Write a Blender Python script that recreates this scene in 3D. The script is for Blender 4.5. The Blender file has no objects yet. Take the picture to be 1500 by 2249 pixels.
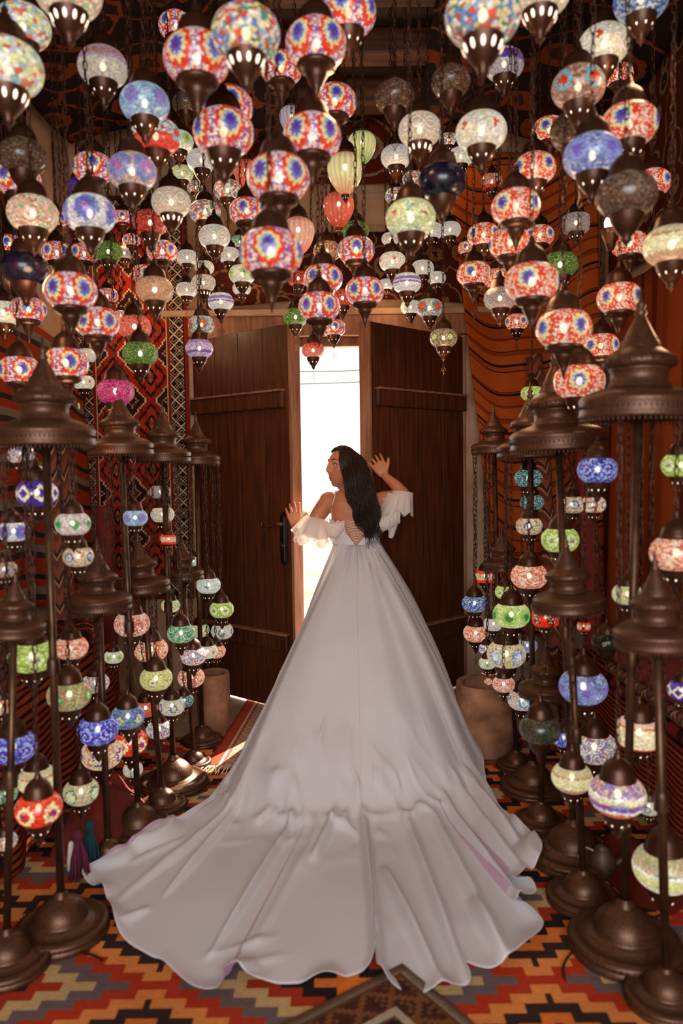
import bpy, bmesh, math, random
from mathutils import Vector, Matrix, noise
R = math.radians; PI = math.pi; sin = math.sin; cos = math.cos
random.seed(7)
S = bpy.context.scene
COL = S.collection
# ---------------- camera, world, sun, exposure ----------------
F = 1650.0; CAMH = 1.46; PITCH = R(3.3); ROLL = R(-0.8)
camd = bpy.data.cameras.new('camera'); cam = bpy.data.objects.new('camera', camd); COL.objects.link(cam)
camd.sensor_fit = 'AUTO'; camd.sensor_width = 36.0; camd.lens = F/2249*36; camd.clip_start = .05; camd.clip_end = 200
CM = Matrix.Translation((0, 0, CAMH)) @ Matrix.Rotation(PI/2-PITCH, 4, 'X') @ Matrix.Rotation(ROLL, 4, 'Z')
cam.matrix_world = CM
camd.dof.use_dof = True; camd.dof.focus_distance = 4.15; camd.dof.aperture_fstop = 1.7
S.camera = cam
def ray(px, py):
    return (CM.to_3x3() @ Vector(((px-750)/F, -(py-1124.5)/F, -1.0)))
def P(px, py, Y):
    d = ray(px, py); return Vector((0, 0, CAMH)) + d*(Y/d.y)
def G(px, py, z=0.0):
    d = ray(px, py); return Vector((0, 0, CAMH)) + d*((z-CAMH)/d.z)
S.view_settings.view_transform = 'Standard'; S.view_settings.look = 'None'
S.view_settings.exposure = 0.0; S.view_settings.gamma = 1.0; S.view_settings.use_curve_mapping = False
w = bpy.data.worlds.new('world'); S.world = w; w.use_nodes = True
bg = w.node_tree.nodes['Background']; bg.inputs[0].default_value = (1, .93, .82, 1); bg.inputs[1].default_value = 2.2
sun = bpy.data.lights.new('sun', 'SUN'); so = bpy.data.objects.new('sun', sun); COL.objects.link(so)
sun.energy = 22; sun.angle = R(.6); sun.color = (1, .9, .74)
so.rotation_euler = Vector((.53, .84, .72)).to_track_quat('Z', 'Y').to_euler()
so.location = (3, 9, 6)
def area(name, loc, rot, sx, sy, e, c):
    l = bpy.data.lights.new(name, 'AREA'); l.shape = 'RECTANGLE'; l.size = sx; l.size_y = sy; l.energy = e; l.color = c
    o = bpy.data.objects.new(name, l); COL.objects.link(o); o.location = loc; o.rotation_euler = rot; return o
# daylight entering through the wide shop opening behind the camera, and through the doorway
area('daylight_rear_opening', (0, -1.9, 2.1), (R(66), 0, 0), 3.0, 2.0, 160, (.80, .91, 1))
area('daylight_doorway', (-.05, 5.35, 1.3), (R(-90), 0, 0), 1.5, 2.2, 60, (1, .9, .78))

# ---------------- helpers ----------------
def link(o, parent=None):
    COL.objects.link(o)
    if parent: o.parent = parent
    return o
def mk(name, verts, faces, mats, parent=None, smooth=True, midx=None, uv=None):
    me = bpy.data.meshes.new(name); me.from_pydata([tuple(v) for v in verts], [], faces); me.update()
    if not isinstance(mats, (list, tuple)): mats = [mats]
    for m in mats: me.materials.append(m)
    if smooth: me.polygons.foreach_set('use_smooth', [True]*len(me.polygons))
    if midx: me.polygons.foreach_set('material_index', midx)
    if uv:
        l = me.uv_layers.new(name='UVMap')
        for p in me.polygons:
            for li in p.loop_indices: l.data[li].uv = uv[me.loops[li].vertex_index]
    return link(bpy.data.objects.new(name, me), parent)
def tag(o, label=None, cat=None, group=None, kind=None):
    if label: o['label'] = label
    if cat: o['category'] = cat
    if group: o['group'] = group
    if kind: o['kind'] = kind
    return o
def empty(name, loc=(0, 0, 0)):
    o = bpy.data.objects.new(name, None); o.empty_display_size = .05; o.location = loc; return link(o)
class MB:
    def __init__(s): s.v = []; s.f = []; s.m = []
    def add(s, v, f, mi=0, M=None):
        b = len(s.v); s.v += [(M @ Vector(p)) if M else Vector(p) for p in v]
        s.f += [tuple(i+b for i in q) for q in f]; s.m += [mi]*len(f); return s
    def box(s, a, b, mi=0, M=None):
        (x0, y0, z0), (x1, y1, z1) = a, b
        v = [(x0,y0,z0),(x1,y0,z0),(x1,y1,z0),(x0,y1,z0),(x0,y0,z1),(x1,y0,z1),(x1,y1,z1),(x0,y1,z1)]
        return s.add(v, [(0,3,2,1),(4,5,6,7),(0,1,5,4),(1,2,6,5),(2,3,7,6),(3,0,4,7)], mi, M)
    def lathe(s, prof, n=24, mi=0, M=None, flute=None):
        v = []; f = []
        for k, pr in enumerate(prof):
            r, z = pr[0], pr[1]; fl = pr[2] if len(pr) > 2 else 0
            for i in range(n):
                a = 2*PI*i/n; rr = r*(1+fl*(1 if i % 2 else -1)); v.append((rr*cos(a), rr*sin(a), z))
        for k in range(len(prof)-1):
            for i in range(n):
                j = (i+1) % n; f.append((k*n+i, k*n+j, (k+1)*n+j, (k+1)*n+i))
        return s.add(v, f, mi, M)
    def tube(s, pts, rad, n=8, mi=0, cap=True, M=None):
        pts = [Vector(p) for p in pts]
        if not isinstance(rad, (list, tuple)): rad = [rad]*len(pts)
        v = []; f = []; up = None
        for k, p in enumerate(pts):
            t = (pts[min(k+1, len(pts)-1)]-pts[max(k-1, 0)]).normalized()
            if up is None:
                up = Vector((0, 0, 1)) if abs(t.z) < .9 else Vector((1, 0, 0))
            a = t.cross(up)
            if a.length < 1e-5: a = t.orthogonal()
            a.normalize(); b = a.cross(t).normalized(); up = b
            for i in range(n):
                q = 2*PI*i/n; v.append(p+(a*cos(q)+b*sin(q))*rad[k])
        for k in range(len(pts)-1):
            for i in range(n):
                j = (i+1) % n; f.append((k*n+i, k*n+j, (k+1)*n+j, (k+1)*n+i))
        if cap:
            f.append(tuple(range(n))[::-1]); f.append(tuple((len(pts)-1)*n+i for i in range(n)))
        return s.add(v, f, mi, M)
    def ell(s, c, r, n=12, m=8, mi=0, M=None):
        v = []; f = []
        for k in range(m+1):
            t = PI*k/m
            for i in range(n):
                a = 2*PI*i/n; v.append((c[0]+r[0]*sin(t)*cos(a), c[1]+r[1]*sin(t)*sin(a), c[2]+r[2]*cos(t)))
        for k in range(m):
            for i in range(n):
                j = (i+1) % n; f.append((k*n+i, (k+1)*n+i, (k+1)*n+j, k*n+j))
        return s.add(v, f, mi, M)
    def build(s, name, mats, parent=None, smooth=True):
        return mk(name, s.v, s.f, mats, parent, smooth, s.m)
def autosmooth(o, ang=40):
    me = o.data
    bm = bmesh.new(); bm.from_mesh(me)
    bmesh.ops.remove_doubles(bm, verts=bm.verts, dist=1e-5)
    for e in bm.edges:
        if len(e.link_faces) == 2 and e.calc_face_angle(0) > R(ang): e.smooth = False
    bm.to_mesh(me); bm.free(); return o
def bevel(o, w=.004, seg=2):
    m = o.modifiers.new('bevel', 'BEVEL'); m.width = w; m.segments = seg; m.limit_method = 'ANGLE'; return o
def crom(pts, n):                                         # smooth curve through points
    pts = [Vector(p) for p in pts]; out = []; L = len(pts)-1
    for k in range(n):
        t = k/(n-1)*L; i = min(int(t), L-1); u = t-i
        p0, p1, p2, p3 = pts[max(i-1, 0)], pts[i], pts[i+1], pts[min(i+2, L)]
        out.append(.5*((2*p1)+(p2-p0)*u+(2*p0-5*p1+4*p2-p3)*u*u+(3*p1-p0-3*p2+p3)*u**3))
    return out

# ---------------- node shorthand ----------------
def hexc(h):
    h = h.lstrip('#'); c = [int(h[i:i+2], 16)/255 for i in (0, 2, 4)]
    return tuple(((x+.055)/1.055)**2.4 if x > .04045 else x/12.92 for x in c)+(1,)
class NT:
    def __init__(s, name):
        s.mat = bpy.data.materials.new(name); s.mat.use_nodes = True; s.t = s.mat.node_tree
        s.p = s.t.nodes['Principled BSDF']; s.out = s.t.nodes['Material Output']
    def n(s, typ, **k):
        o = s.t.nodes.new(typ)
        for a, b in k.items(): setattr(o, a, b)
        return o
    def L(s, a, b): s.t.links.new(a, b)
    def put(s, sock, v):
        if hasattr(v, 'is_output') or isinstance(v, bpy.types.NodeSocket): s.L(v, sock)
        else: sock.default_value = v
    def m(s, op, a, b=0.0, c=None):
        o = s.n('ShaderNodeMath', operation=op); s.put(o.inputs[0], a); s.put(o.inputs[1], b)
        if c is not None: s.put(o.inputs[2], c)
        return o.outputs[0]
    def coord(s, kind='Object'): return s.n('ShaderNodeTexCoord').outputs[kind]
    def xyz(s, v):
        o = s.n('ShaderNodeSeparateXYZ'); s.L(v, o.inputs[0]); return o.outputs
    def comb(s, x, y, z=0.0):
        o = s.n('ShaderNodeCombineXYZ'); s.put(o.inputs[0], x); s.put(o.inputs[1], y); s.put(o.inputs[2], z); return o.outputs[0]
    def ramp(s, fac, stops, const=True):
        o = s.n('ShaderNodeValToRGB'); cr = o.color_ramp; cr.interpolation = 'CONSTANT' if const else 'LINEAR'
        while len(cr.elements) < len(stops): cr.elements.new(.5)
        for e, (p, c) in zip(cr.elements, stops): e.position = p
        for e, (p, c) in zip(cr.elements, stops):
            e.color = hexc(c) if isinstance(c, str) else c
        s.put(o.inputs[0], fac); return o.outputs
    def mix(s, fac, a, b, mode='MIX'):
        o = s.n('ShaderNodeMix', data_type='RGBA', blend_type=mode); s.put(o.inputs[0], fac)
        s.put(o.inputs[6], a); s.put(o.inputs[7], b); return o.outputs[2]
    def noise(s, scale, vec=None, detail=3, rough=.5):
        o = s.n('ShaderNodeTexNoise'); o.inputs['Scale'].default_value = scale; o.inputs['Detail'].default_value = detail
        o.inputs['Roughness'].default_value = rough
        if vec: s.L(vec, o.inputs['Vector'])
        return o.outputs
    def vor(s, scale, vec=None, feature='F1', rnd=1.0):
        o = s.n('ShaderNodeTexVoronoi', feature=feature); o.inputs['Scale'].default_value = scale; o.inputs['Randomness'].default_value = rnd
        if vec: s.L(vec, o.inputs['Vector'])
        return o.outputs
    def vmul(s, vec, k):
        o = s.n('ShaderNodeVectorMath', operation='MULTIPLY'); s.L(vec, o.inputs[0]); o.inputs[1].default_value = k; return o.outputs[0]
    def bump(s, h, strength=.3, dist=.01):
        o = s.n('ShaderNodeBump'); o.inputs['Strength'].default_value = strength; o.inputs['Distance'].default_value = dist
        s.L(h, o.inputs['Height']); s.L(o.outputs[0], s.p.inputs['Normal']); return o
    def base(s, c, rough=.6, metal=0.0, spec=.5):
        s.put(s.p.inputs['Base Color'], hexc(c) if isinstance(c, str) else c)
        s.p.inputs['Roughness'].default_value = rough; s.p.inputs['Metallic'].default_value = metal
        s.p.inputs['Specular IOR Level'].default_value = spec; return s
def simple(name, c, rough=.6, metal=0.0, nz=None, c2=None, bump=0, spec=.5, stretch=(1, 1, 1)):
    n = NT(name)
    if nz:
        v = n.vmul(n.coord(), stretch); f = n.noise(nz, v, 5)[0]
        col = n.ramp(f, [(.3, c), (.7, c2 or c)], False)[0]; n.base(col, rough, metal, spec)
        if bump: n.bump(f, bump)
    else: n.base(c, rough, metal, spec)
    return n.mat
M_metal = simple('aged_copper', '#58331f', .36, .6, 30, '#331c11', .05)
M_metal2 = simple('aged_brass', '#65402a', .42, .55, 26, '#44291a', .05)
M_pole = simple('pole_bronze', '#694730', .4, .7, 14, '#3a2417')
M_dark = simple('dark_iron', '#241610', .5, .5)
M_plaster = simple('plaster', '#b9977c', .9, 0, 5, '#8f6b52', .25)
M_wood = simple('oiled_door_wood', '#5c2d14', .42, 0, 7, '#34180b', .15, .4, (6, 6, .5))
M_wood2 = simple('pale_frame_wood', '#99684a', .6, 0, 6, '#6b4029', .2, .4, (6, 6, .6))
M_beam = simple('ceiling_beam_wood', '#70452c', .75, 0, 5, '#3c2012', .2, .3, (.5, 6, 6))
# ---------------- textile materials ----------------
def stair_kilim(name, pal, Px, rows, K, n, K2=3.0, Mr=14, rough=.95, nmix=.35):
    t = NT(name); c = t.coord(); x, y, z = t.xyz(c)
    vq = t.m('FLOOR', t.m('MULTIPLY', y, rows))
    tri = t.m('PINGPONG', t.m('ADD', t.m('DIVIDE', x, Px), 10.0), .5)
    trj = t.m('PINGPONG', t.m('DIVIDE', t.m('ADD', vq, 400.0), Mr), .5)
    val = t.m('ADD', t.m('MULTIPLY', tri, K), t.m('MULTIPLY', trj, K2*2))
    idx = t.m('FRACT', t.m('DIVIDE', t.m('FLOOR', val), n))
    st = [((i-.25)/n if i else 0, pal[i]) for i in range(n)]
    col = t.ramp(idx, st)[0]
    nz = t.noise(60, t.vmul(c, (1, 5, 1)), 3)[0]; f2 = t.noise(2.5, c, 3)[0]
    col = t.mix(nmix, col, t.ramp(nz, [(.3, '#3a2a20'), (.7, '#ffffff')], False)[0], 'MULTIPLY')
    col = t.mix(.3, col, t.ramp(f2, [(.35, '#7a5a48'), (.65, '#ffffff')], False)[0], 'MULTIPLY')
    t.base(col, rough, 0, .15); t.bump(nz, .4, .003); return t.mat
def medallion_rug(name, W, H, cell, Pm, Q, field, bord, bw, lines, b_per=.1, cellb=.01):
    t = NT(name); c = t.coord(); x, y, z = t.xyz(c)
    def q(s, k): return t.m('MULTIPLY', t.m('ROUND', t.m('DIVIDE', s, k)), k)
    def fld(cc, P_, Q_):
        a = t.m('PINGPONG', t.m('ADD', q(x, cc), P_*50), P_/2); b = t.m('PINGPONG', t.m('ADD', q(y, cc), Q_*50), Q_/2)
        a = t.m('DIVIDE', a, P_/2); b = t.m('DIVIDE', b, Q_/2)
        return t.m('DIVIDE', t.m('ADD', a, b), 2.0), a, b
    d, a, b = fld(cell, Pm, Q)
    colf = t.ramp(d, field)[0]
    # hooked outlines: where |a-b| is close
    hk = t.m('LESS_THAN', t.m('ABSOLUTE', t.m('SUBTRACT', a, b)), .07)
    colf = t.mix(t.m('MULTIPLY', hk, .6), colf, hexc(field[0][1]))
    db, ab, bb = fld(cellb, b_per, b_per)
    colb = t.ramp(t.m('ABSOLUTE', t.m('SUBTRACT', ab, bb)), bord)[0]
    edge = t.m('MINIMUM', t.m('SUBTRACT', W/2, t.m('ABSOLUTE', x)), t.m('SUBTRACT', H/2, t.m('ABSOLUTE', y)))
    col = t.mix(t.m('LESS_THAN', edge, bw), colf, colb)
    lr = t.ramp(t.m('DIVIDE', edge, W/2), [(max(0, p/(W/2)), (hexc(cc)[:3]+(1,)) if cc else (0, 0, 0, 0)) for p, cc in lines])
    col = t.mix(lr[1], col, lr[0])
    nz = t.noise(70, t.vmul(c, (1, 3, 1)), 3)[0]
    col = t.mix(.35, col, t.ramp(nz, [(.3, '#3a2a20'), (.7, '#ffffff')], False)[0], 'MULTIPLY')
    t.base(col, .95, 0, .12); t.bump(nz, .4, .003); return t.mat
def stripe_cloth(name, stops, period, axis=1, wob=.01, rough=.95):
    t = NT(name); uvc = t.coord('UV'); x, y, z = t.xyz(uvc)
    s = (x, y)[axis]; nn = t.noise(1.2, uvc, 2)[0]
    s = t.m('ADD', s, t.m('MULTIPLY', nn, wob))
    v = t.m('FRACT', t.m('DIVIDE', s, period)); col = t.ramp(v, stops)[0]
    nz = t.noise(60, t.vmul(uvc, (1, 4, 1)), 3)[0]
    col = t.mix(.4, col, t.ramp(nz, [(.3, '#3a2a20'), (.7, '#ffffff')], False)[0], 'MULTIPLY')
    t.base(col, rough, 0, .1); t.bump(nz, .35, .003); return t.mat
def floral(name, base, c1, c2, c3, scale, rough=.9):
    t = NT(name); uvc = t.coord('UV'); v = t.vor(scale, uvc); 
    dist = t.m('ADD', v[0], t.m('MULTIPLY', t.noise(scale*3, uvc, 2)[0], .25))
    col = t.ramp(dist, [(0, c3), (.20, c2), (.34, c1), (.46, base), (.72, c1), (.78, base)])[0]
    nz = t.noise(80, uvc, 3)[0]; col = t.mix(.4, col, t.ramp(nz, [(.3, '#3a2a20'), (.7, '#ffffff')], False)[0], 'MULTIPLY')
    t.base(col, rough, 0, .1); t.bump(nz, .3, .003); return t.mat
M_floorkilim = stair_kilim('zigzag_kilim', ['#e0752e', '#231a1b', '#a83218', '#c9a36f', '#6e5c5a', '#b8371b', '#e88b46', '#3a2622'], 1.10, 27, 11.5, 8, 7.4, 22)
M_carpetL = medallion_rug('geometric_carpet', .74, 2.6, .012, .24, .30,
    [(0, '#33120d'), (.10, '#a38567'), (.16, '#331410'), (.34, '#c8a987'), (.39, '#8f2413'), (.55, '#2a1210'), (.63, '#a2301a'), (.8, '#1e0f0e'), (.88, '#b0603a')],
    [(0, '#c9b092'), (.16, '#1f1413'), (.5, '#a88a6c'), (.62, '#1f1413')], .13, [(0, '#7d2213'), (.022, '#1d1312'), (.03, None), (.118, '#7d2213'), (.135, '#c0a080'), (.142, None)], .07, .006)
M_rugsmall = medallion_rug('bordered_prayer_rug', 1.1, 1.5, .012, .30, .36,
    [(0, '#b5551f'), (.16, '#22191c'), (.3, '#6e2615'), (.4, '#221b22'), (.62, '#2b2027'), (.8, '#8a3a20')],
    [(0, '#77492b'), (.2, '#4a2617'), (.55, '#6b4630'), (.7, '#42211a')], .16, [(0, '#8a7560'), (.03, '#5c3a26'), (.04, None), (.125, '#b09c82'), (.15, None)], .11, .012)
M_rugdoor = medallion_rug('faded_doorway_rug', .95, 1.7, .010, .22, .26,
    [(0, '#a8563e'), (.12, '#cbb094'), (.3, '#b9977a'), (.45, '#a8664e'), (.55, '#c9af95'), (.8, '#9b7a63')],
    [(0, '#c7ab90'), (.3, '#a45640'), (.6, '#bda087')], .18, [(0, '#b5452b'), (.06, '#cdb49b'), (.075, '#a8593f'), (.09, None), (.16, '#b5452b'), (.18, None)], .06, .008)
M_rugdark = medallion_rug('dark_red_rug', 1.2, 1.2, .012, .2, .24,
    [(0, '#6d1d10'), (.2, '#251010'), (.4, '#7c2414'), (.6, '#a88a60'), (.66, '#401711')],
    [(0, '#8a5a3c'), (.25, '#2e1310')], .1, [(0, '#5a1a10'), (.02, None)], .06, .008)
M_orange = stripe_cloth('orange_striped_kilim', [(0, '#b0501c'), (.13, '#2b1a17'), (.145, '#a8481a'), (.21, '#2b1a17'), (.25, '#b4541d'), (.37, '#8f3a18'), (.43, '#2f1b16'), (.445, '#b4521c'), (.60, '#7d3317'), (.64, '#aa4a1a'), (.78, '#2a1a18'), (.815, '#9c4119'), (.83, '#2a1a18'), (.84, '#b3501b')], .42)
M_redgrey = stripe_cloth('red_grey_striped_kilim', [(0, '#a83a1c'), (.2, '#3a3333'), (.34, '#8b7a68'), (.52, '#a83a1c'), (.7, '#2f2b2d'), (.82, '#a5401f')], .24)
M_redblack = stripe_cloth('red_black_striped_kilim', [(0, '#8d3215'), (.28, '#20120f'), (.5, '#9c3c1a'), (.78, '#1d110f')], .095)
M_brownhang = stripe_cloth('rust_wall_cloth', [(0, '#7d3514'), (.1, '#8f3f18'), (.3, '#6e2c12'), (.5, '#934219'), (.72, '#50200f'), (.78, '#8a3c17')], .55, 0)
M_suzani = floral('dark_floral_suzani', '#471a0f', '#7c5a3c', '#2a1a18', '#a33a1c', 5.0)
M_suzani2 = floral('red_floral_carpet', '#5a1a10', '#8a7458', '#93301a', '#c8ad8a', 3.6)
M_darkcloth = floral('dark_ceiling_cloth', '#1f100b', '#6e3114', '#3c1a0e', '#2a150d', 3.0)
M_redcloth = simple('red_felt', '#7c1c0c', .9, 0, 8, '#541208', .3)
M_floor = simple('worn_stone_floor', '#a38c76', .7, 0, 4, '#7a6452', .2)
M_terracotta = simple('weathered_terracotta', '#b07a58', .85, 0, 9, '#6f432c', .4)

# ---------------- room ----------------
def struct(name, mb, m, smooth=False):
    o = mb.build(name, m, None, smooth); o['kind'] = 'structure'; return o
XL, XR, YB, ZC, YF = -1.72, 1.70, 4.96, 3.75, -2.0
DX0, DX1, DZ = -.94, .79, 2.32
struct('floor', MB().box((XL-.2, YF-.2, -.12), (XR+.2, YB+.35, 0)), M_floor)
struct('wall_left', MB().box((XL-.2, YF-.2, 0), (XL, YB+.3, ZC)), M_plaster)
struct('wall_right', MB().box((XR, YF-.2, 0), (XR+.2, YB+.3, ZC)), M_plaster)
struct('wall_back', MB().box((XL, YB, 0), (DX0, YB+.3, ZC)).box((DX1, YB, 0), (XR, YB+.3, ZC)).box((DX0, YB, DZ), (DX1, YB+.3, ZC)), M_plaster)
struct('wall_front', MB().box((XL, YF-.2, 0), (-1.55, YF, ZC)).box((1.55, YF-.2, 0), (XR, YF, ZC)).box((-1.55, YF-.2, 3.1), (1.55, YF, ZC)), M_plaster)
struct('ceiling', MB().box((XL-.2, YF-.2, ZC), (XR+.2, YB+.3, ZC+.15)), simple('dark_ceiling_boards', '#3a1d10', .85, 0, 5, '#1e0e08', .2))
bi = 1
for y in (.9, 1.6, 2.3, 2.95, 3.55, 4.1, 4.6):
    b = MB().box((XL, y-.07, ZC-.14-.02*(bi % 2)), (XR, y+.07, ZC)); o = struct('trim_%d' % bi, b, M_beam); bevel(o, .015); bi += 1
def trim(a, b, m=M_wood2, bv=.006):
    global bi
    o = struct('trim_%d' % bi, MB().box(a, b), m); bevel(o, bv); bi += 1; return o
trim((DX0-.16, YB-.05, DZ), (DX1+.16, YB+.02, DZ+.13))                     # lintel
trim((DX0-.2, YB-.07, DZ+.13), (DX1+.2, YB+.02, DZ+.17), M_plaster)         # plaster ledge
trim((DX0-.085, YB-.02, 0), (DX0, YB+.12, DZ), M_plaster)                   # jambs
trim((DX1, YB-.03, 0), (DX1+.03, YB+.12, DZ))
trim((DX0, YB+.02, DZ-.06), (DX1, YB+.12, DZ))
trim((DX0, YB, -.02), (DX1, YB+.3, .025), simple('threshold_stone', '#d8c8b0', .8, 0, 8, '#b9a68c'))
# small plastered niche window above the door
struct('window_1', MB().box((.13, YB-.03, 2.98), (.44, YB+.01, 3.22)).box((.18, YB-.04, 3.02), (.39, YB-.02, 3.18)), M_plaster)
# outside
struct('ground_outside', MB().box((-14, YB+.3, -.14), (14, 40, -.02)), simple('outside_gravel', '#8f8974', .9, 0, 1.5, '#5f6248', .2))
def leaf(hx, ang, flip, label):
    root = empty('door_leaf', (hx, YB-.01, .02)); root.rotation_euler = (0, 0, ang)
    s = -1 if flip else 1; Wd = .855; H = 2.28; T = .045
    pl = MB()
    for k in range(4):
        a, b = Wd*k/4+.002, Wd*(k+1)/4-.002
        pl.box((min(s*a, s*b), -T/2, 0), (max(s*a, s*b), T/2, H))
    bevel(pl.build('door_panel', M_wood, root, False), .002)
    for z0 in (.36, 1.80):
        bevel(MB().box((min(0, s*(Wd-.03)), -T/2-.03, z0), (max(0, s*(Wd-.03)), -T/2, z0+.10)).build('rail', M_wood, root, False), .008)
        bevel(MB().box((min(0, s*(Wd-.03)), -T/2-.042, z0+.095), (max(0, s*(Wd-.03)), -T/2, z0+.108)).build('rail', M_wood2, root, False), .003)
    bevel(MB().box((min(s*(Wd-.0), s*(Wd+.022)), -T/2-.006, 0), (max(s*(Wd), s*(Wd+.022)), T/2+.03, H)).build('lit_edge', M_wood2, root, False), .003)  # free edge in paler wood, daylight on it put into the colour
    nl = MB()
    for (u, v) in ((.3, 2.1), (.5, 2.17), (.72, 2.12), (.35, 1.6), (.35, 1.46), (.6, .2)): nl.ell((s*Wd*u, -T/2, v), (.006, .004, .006), 8, 6)
    nl.build('nail', M_metal2, root)
    if not flip:
        bevel(MB().box((Wd-.085, -T/2-.008, .90), (Wd-.03, -T/2, 1.16)).ell((Wd-.0575, -T/2-.004, 1.16), (.0275, .004, .03), 12, 6).ell((Wd-.0575, -T/2-.004, .90), (.0275, .004, .03), 12, 6).build('lock_plate', M_dark, root), .002)
        hp = crom([(Wd-.06, -.03, 1.12), (Wd-.06, -.07, 1.12), (Wd-.09, -.08, 1.125), (Wd-.13, -.08, 1.105), (Wd-.16, -.08, 1.125), (Wd-.185, -.08, 1.135), (Wd-.19, -.08, 1.105)], 30)
        MB().tube(hp, .007, 8).ell((Wd-.06, -.05, 1.12), (.014, .02, .014)).build('door_handle', M_metal2, root)
        MB().ell((Wd-.055, -.03, .99), (.012, .01, .012)).tube([(Wd-.055+.02*cos(a)*1.0-.02, -.045, .985+.022*sin(a)) for a in [2*PI*i/16 for i in range(17)]], .002, 6).build('key', M_metal2, root)
    tag(root, label, 'door leaf'); return root
leaf(DX0, R(-39.5), False, 'dark wooden left door leaf with curled lever handle, swung open inward')
leaf(DX1, R(43), True, 'dark wooden right door leaf without a handle, swung open inward')

def rug(name, W, H, T, mat, loc, rz, label, cat='rug', amp=.0):
    v = []; f = []; nx, ny = 40, 40
    for j in range(ny+1):
        for i in range(nx+1):
            x, y = (i/nx-.5)*W, (j/ny-.5)*H
            v.append((x, y, T+amp*noise.noise(Vector((x*3, y*3, loc[0])))))
    for j in range(ny):
        for i in range(nx): a = j*(nx+1)+i; f.append((a, a+1, a+nx+2, a+nx+1))
    o = mk(name, v, f, mat); o.location = loc; o.rotation_euler = (0, 0, rz)
    m = o.modifiers.new('s', 'SOLIDIFY'); m.thickness = T; m.offset = -1
    return tag(o, label, cat)
rug('kilim', 3.3, 3.7, .005, M_floorkilim, (0, 2.18, 0), 0, 'wide zigzag kilim in orange, red and black covering the floor')
rug('rug', 1.1, 1.5, .007, M_rugsmall, (.136, 1.19, .0055), R(34.8), 'small bordered dark rug lying over the zigzag kilim at the bottom')
g = G(560, 1600); rd = rug('rug', .95, 1.35, .006, M_rugdoor, (-.17, 4.27, .0), R(-4), 'faded red and cream rug running through the open doorway')
fr = MB(); random.seed(3)
for i in range(70):
    x = -.47+.94*i/69; a = random.uniform(-.25, .25)
    fr.tube([(x, -.675, .006), (x+a*.05, -.73, .012+random.random()*.01), (x+a*.12, -.77-.02*random.random(), .008)], [.004, .003, .001], 5)
fr.build('fringe', simple('cream_wool_fringe', '#e9dccb', .95), rd)

# draped wall textiles, with UVs in metres
def drape(name, f3, W, H, nu, nv, mat, label, cat='textile', thick=.008, uvf=None):
    v = []; uv = []; f = []
    for j in range(nv+1):
        for i in range(nu+1):
            u, t = i/nu, j/nv; v.append(f3(u, t)); uv.append(uvf(u, t) if uvf else (u*W, t*H))
    for j in range(nv):
        for i in range(nu): a = j*(nu+1)+i; f.append((a, a+1, a+nu+2, a+nu+1))
    o = mk(name, v, f, mat, None, True, None, uv)
    m = o.modifiers.new('s', 'SOLIDIFY'); m.thickness = thick
    return tag(o, label, cat)
# flat carpet left of door (own local frame for its pattern)
c0 = mk('hanging_carpet', [((i/30-.5)*.74, (j/60-.5)*2.6, .006*sin(i*.5)+.02) for j in range(61) for i in range(31)],
        [(j*31+i, j*31+i+1, j*31+i+32, j*31+i+31) for j in range(60) for i in range(30)], M_carpetL)
c0.location = (-1.345, YB-.035, 1.92); c0.rotation_euler = (R(90), 0, 0); m = c0.modifiers.new('s', 'SOLIDIFY'); m.thickness = .008
tag(c0, 'dark red geometric carpet with stepped medallions hanging left of the door', 'carpet')
drape('striped_kilim', lambda u, t: (XL+.03+.10*u*(1-t*.3)+.03*sin(u*9+t*2), 4.86-1.4*(1-u), .72+1.55*(t)-.08*u+.05*sin(u*5)), 1.5, 1.6, 40, 40, M_redgrey,
      'red, grey and black striped kilim hanging on the left wall', 'kilim')
def okil(u, t):                                         # right orange kilim, left edge slanting
    xl = 1.02-.32*t; xr = 1.66
    x = xl+(xr-xl)*u; return (x, YB-.05-.04*(1+sin(u*13+t*3))*(.3+.7*(1-t))-.12*u*(1-t), .45+3.0*t-.10*sin(u*4)*(1-t))
drape('striped_kilim', okil, .9, 3.0, 60, 60, M_orange, 'orange kilim with thin black stripes hanging right of the door', 'kilim',
      uvf=lambda u, t: (u, t*3.0+.09*sin(u*4.2)+.02*sin(u*12)))
drape('wall_cloth', lambda u, t: (XR-.03-.045*(1+sin(u*34))*(1-t*.6), 1.0+3.55*u, .45+2.05*t), 3.55, 2.05, 120, 20, M_brownhang, 'rust brown cloth hanging in folds along the right wall', 'cloth')
drape('floral_textile', lambda u, t: (XR-.05-.015*sin(u*20), .8+3.8*u, 2.56+1.0*t), 4.0, 1.15, 60, 12, M_suzani, 'dark floral textile hung high on the right wall', 'textile')
drape('floral_carpet', lambda u, t: (-.75+1.6*u, YB-.04-.01*sin(u*20), 3.28+.42*t), 1.6, .42, 30, 8, M_suzani2, 'red carpet with cream flower medallions high above the door', 'carpet')
drape('red_carpet_strip', lambda u, t: (-.85+1.75*u, YB-.06-.012*sin(u*26), 2.50+.42*t+.05*sin(u*3)), 1.75, .42, 30, 8, M_suzani, 'dark red patterned strip hung directly over the door lintel', 'carpet')
drape('ceiling_cloth', lambda u, t: (XL+.1+1.3*u, 1.3+3.4*t, ZC-.2-.06*(1+sin(u*7+t*9))), 1.3, 3.4, 30, 60, M_darkcloth, 'dark patterned cloth slung under the ceiling at the left', 'cloth')
drape('ceiling_cloth', lambda u, t: (.45+1.15*u, 1.3+3.4*t, ZC-.19-.06*(1+sin(u*7+t*9))), 1.15, 3.4, 30, 60, M_darkcloth, 'dark patterned cloth slung under the ceiling at the right', 'cloth')
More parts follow.
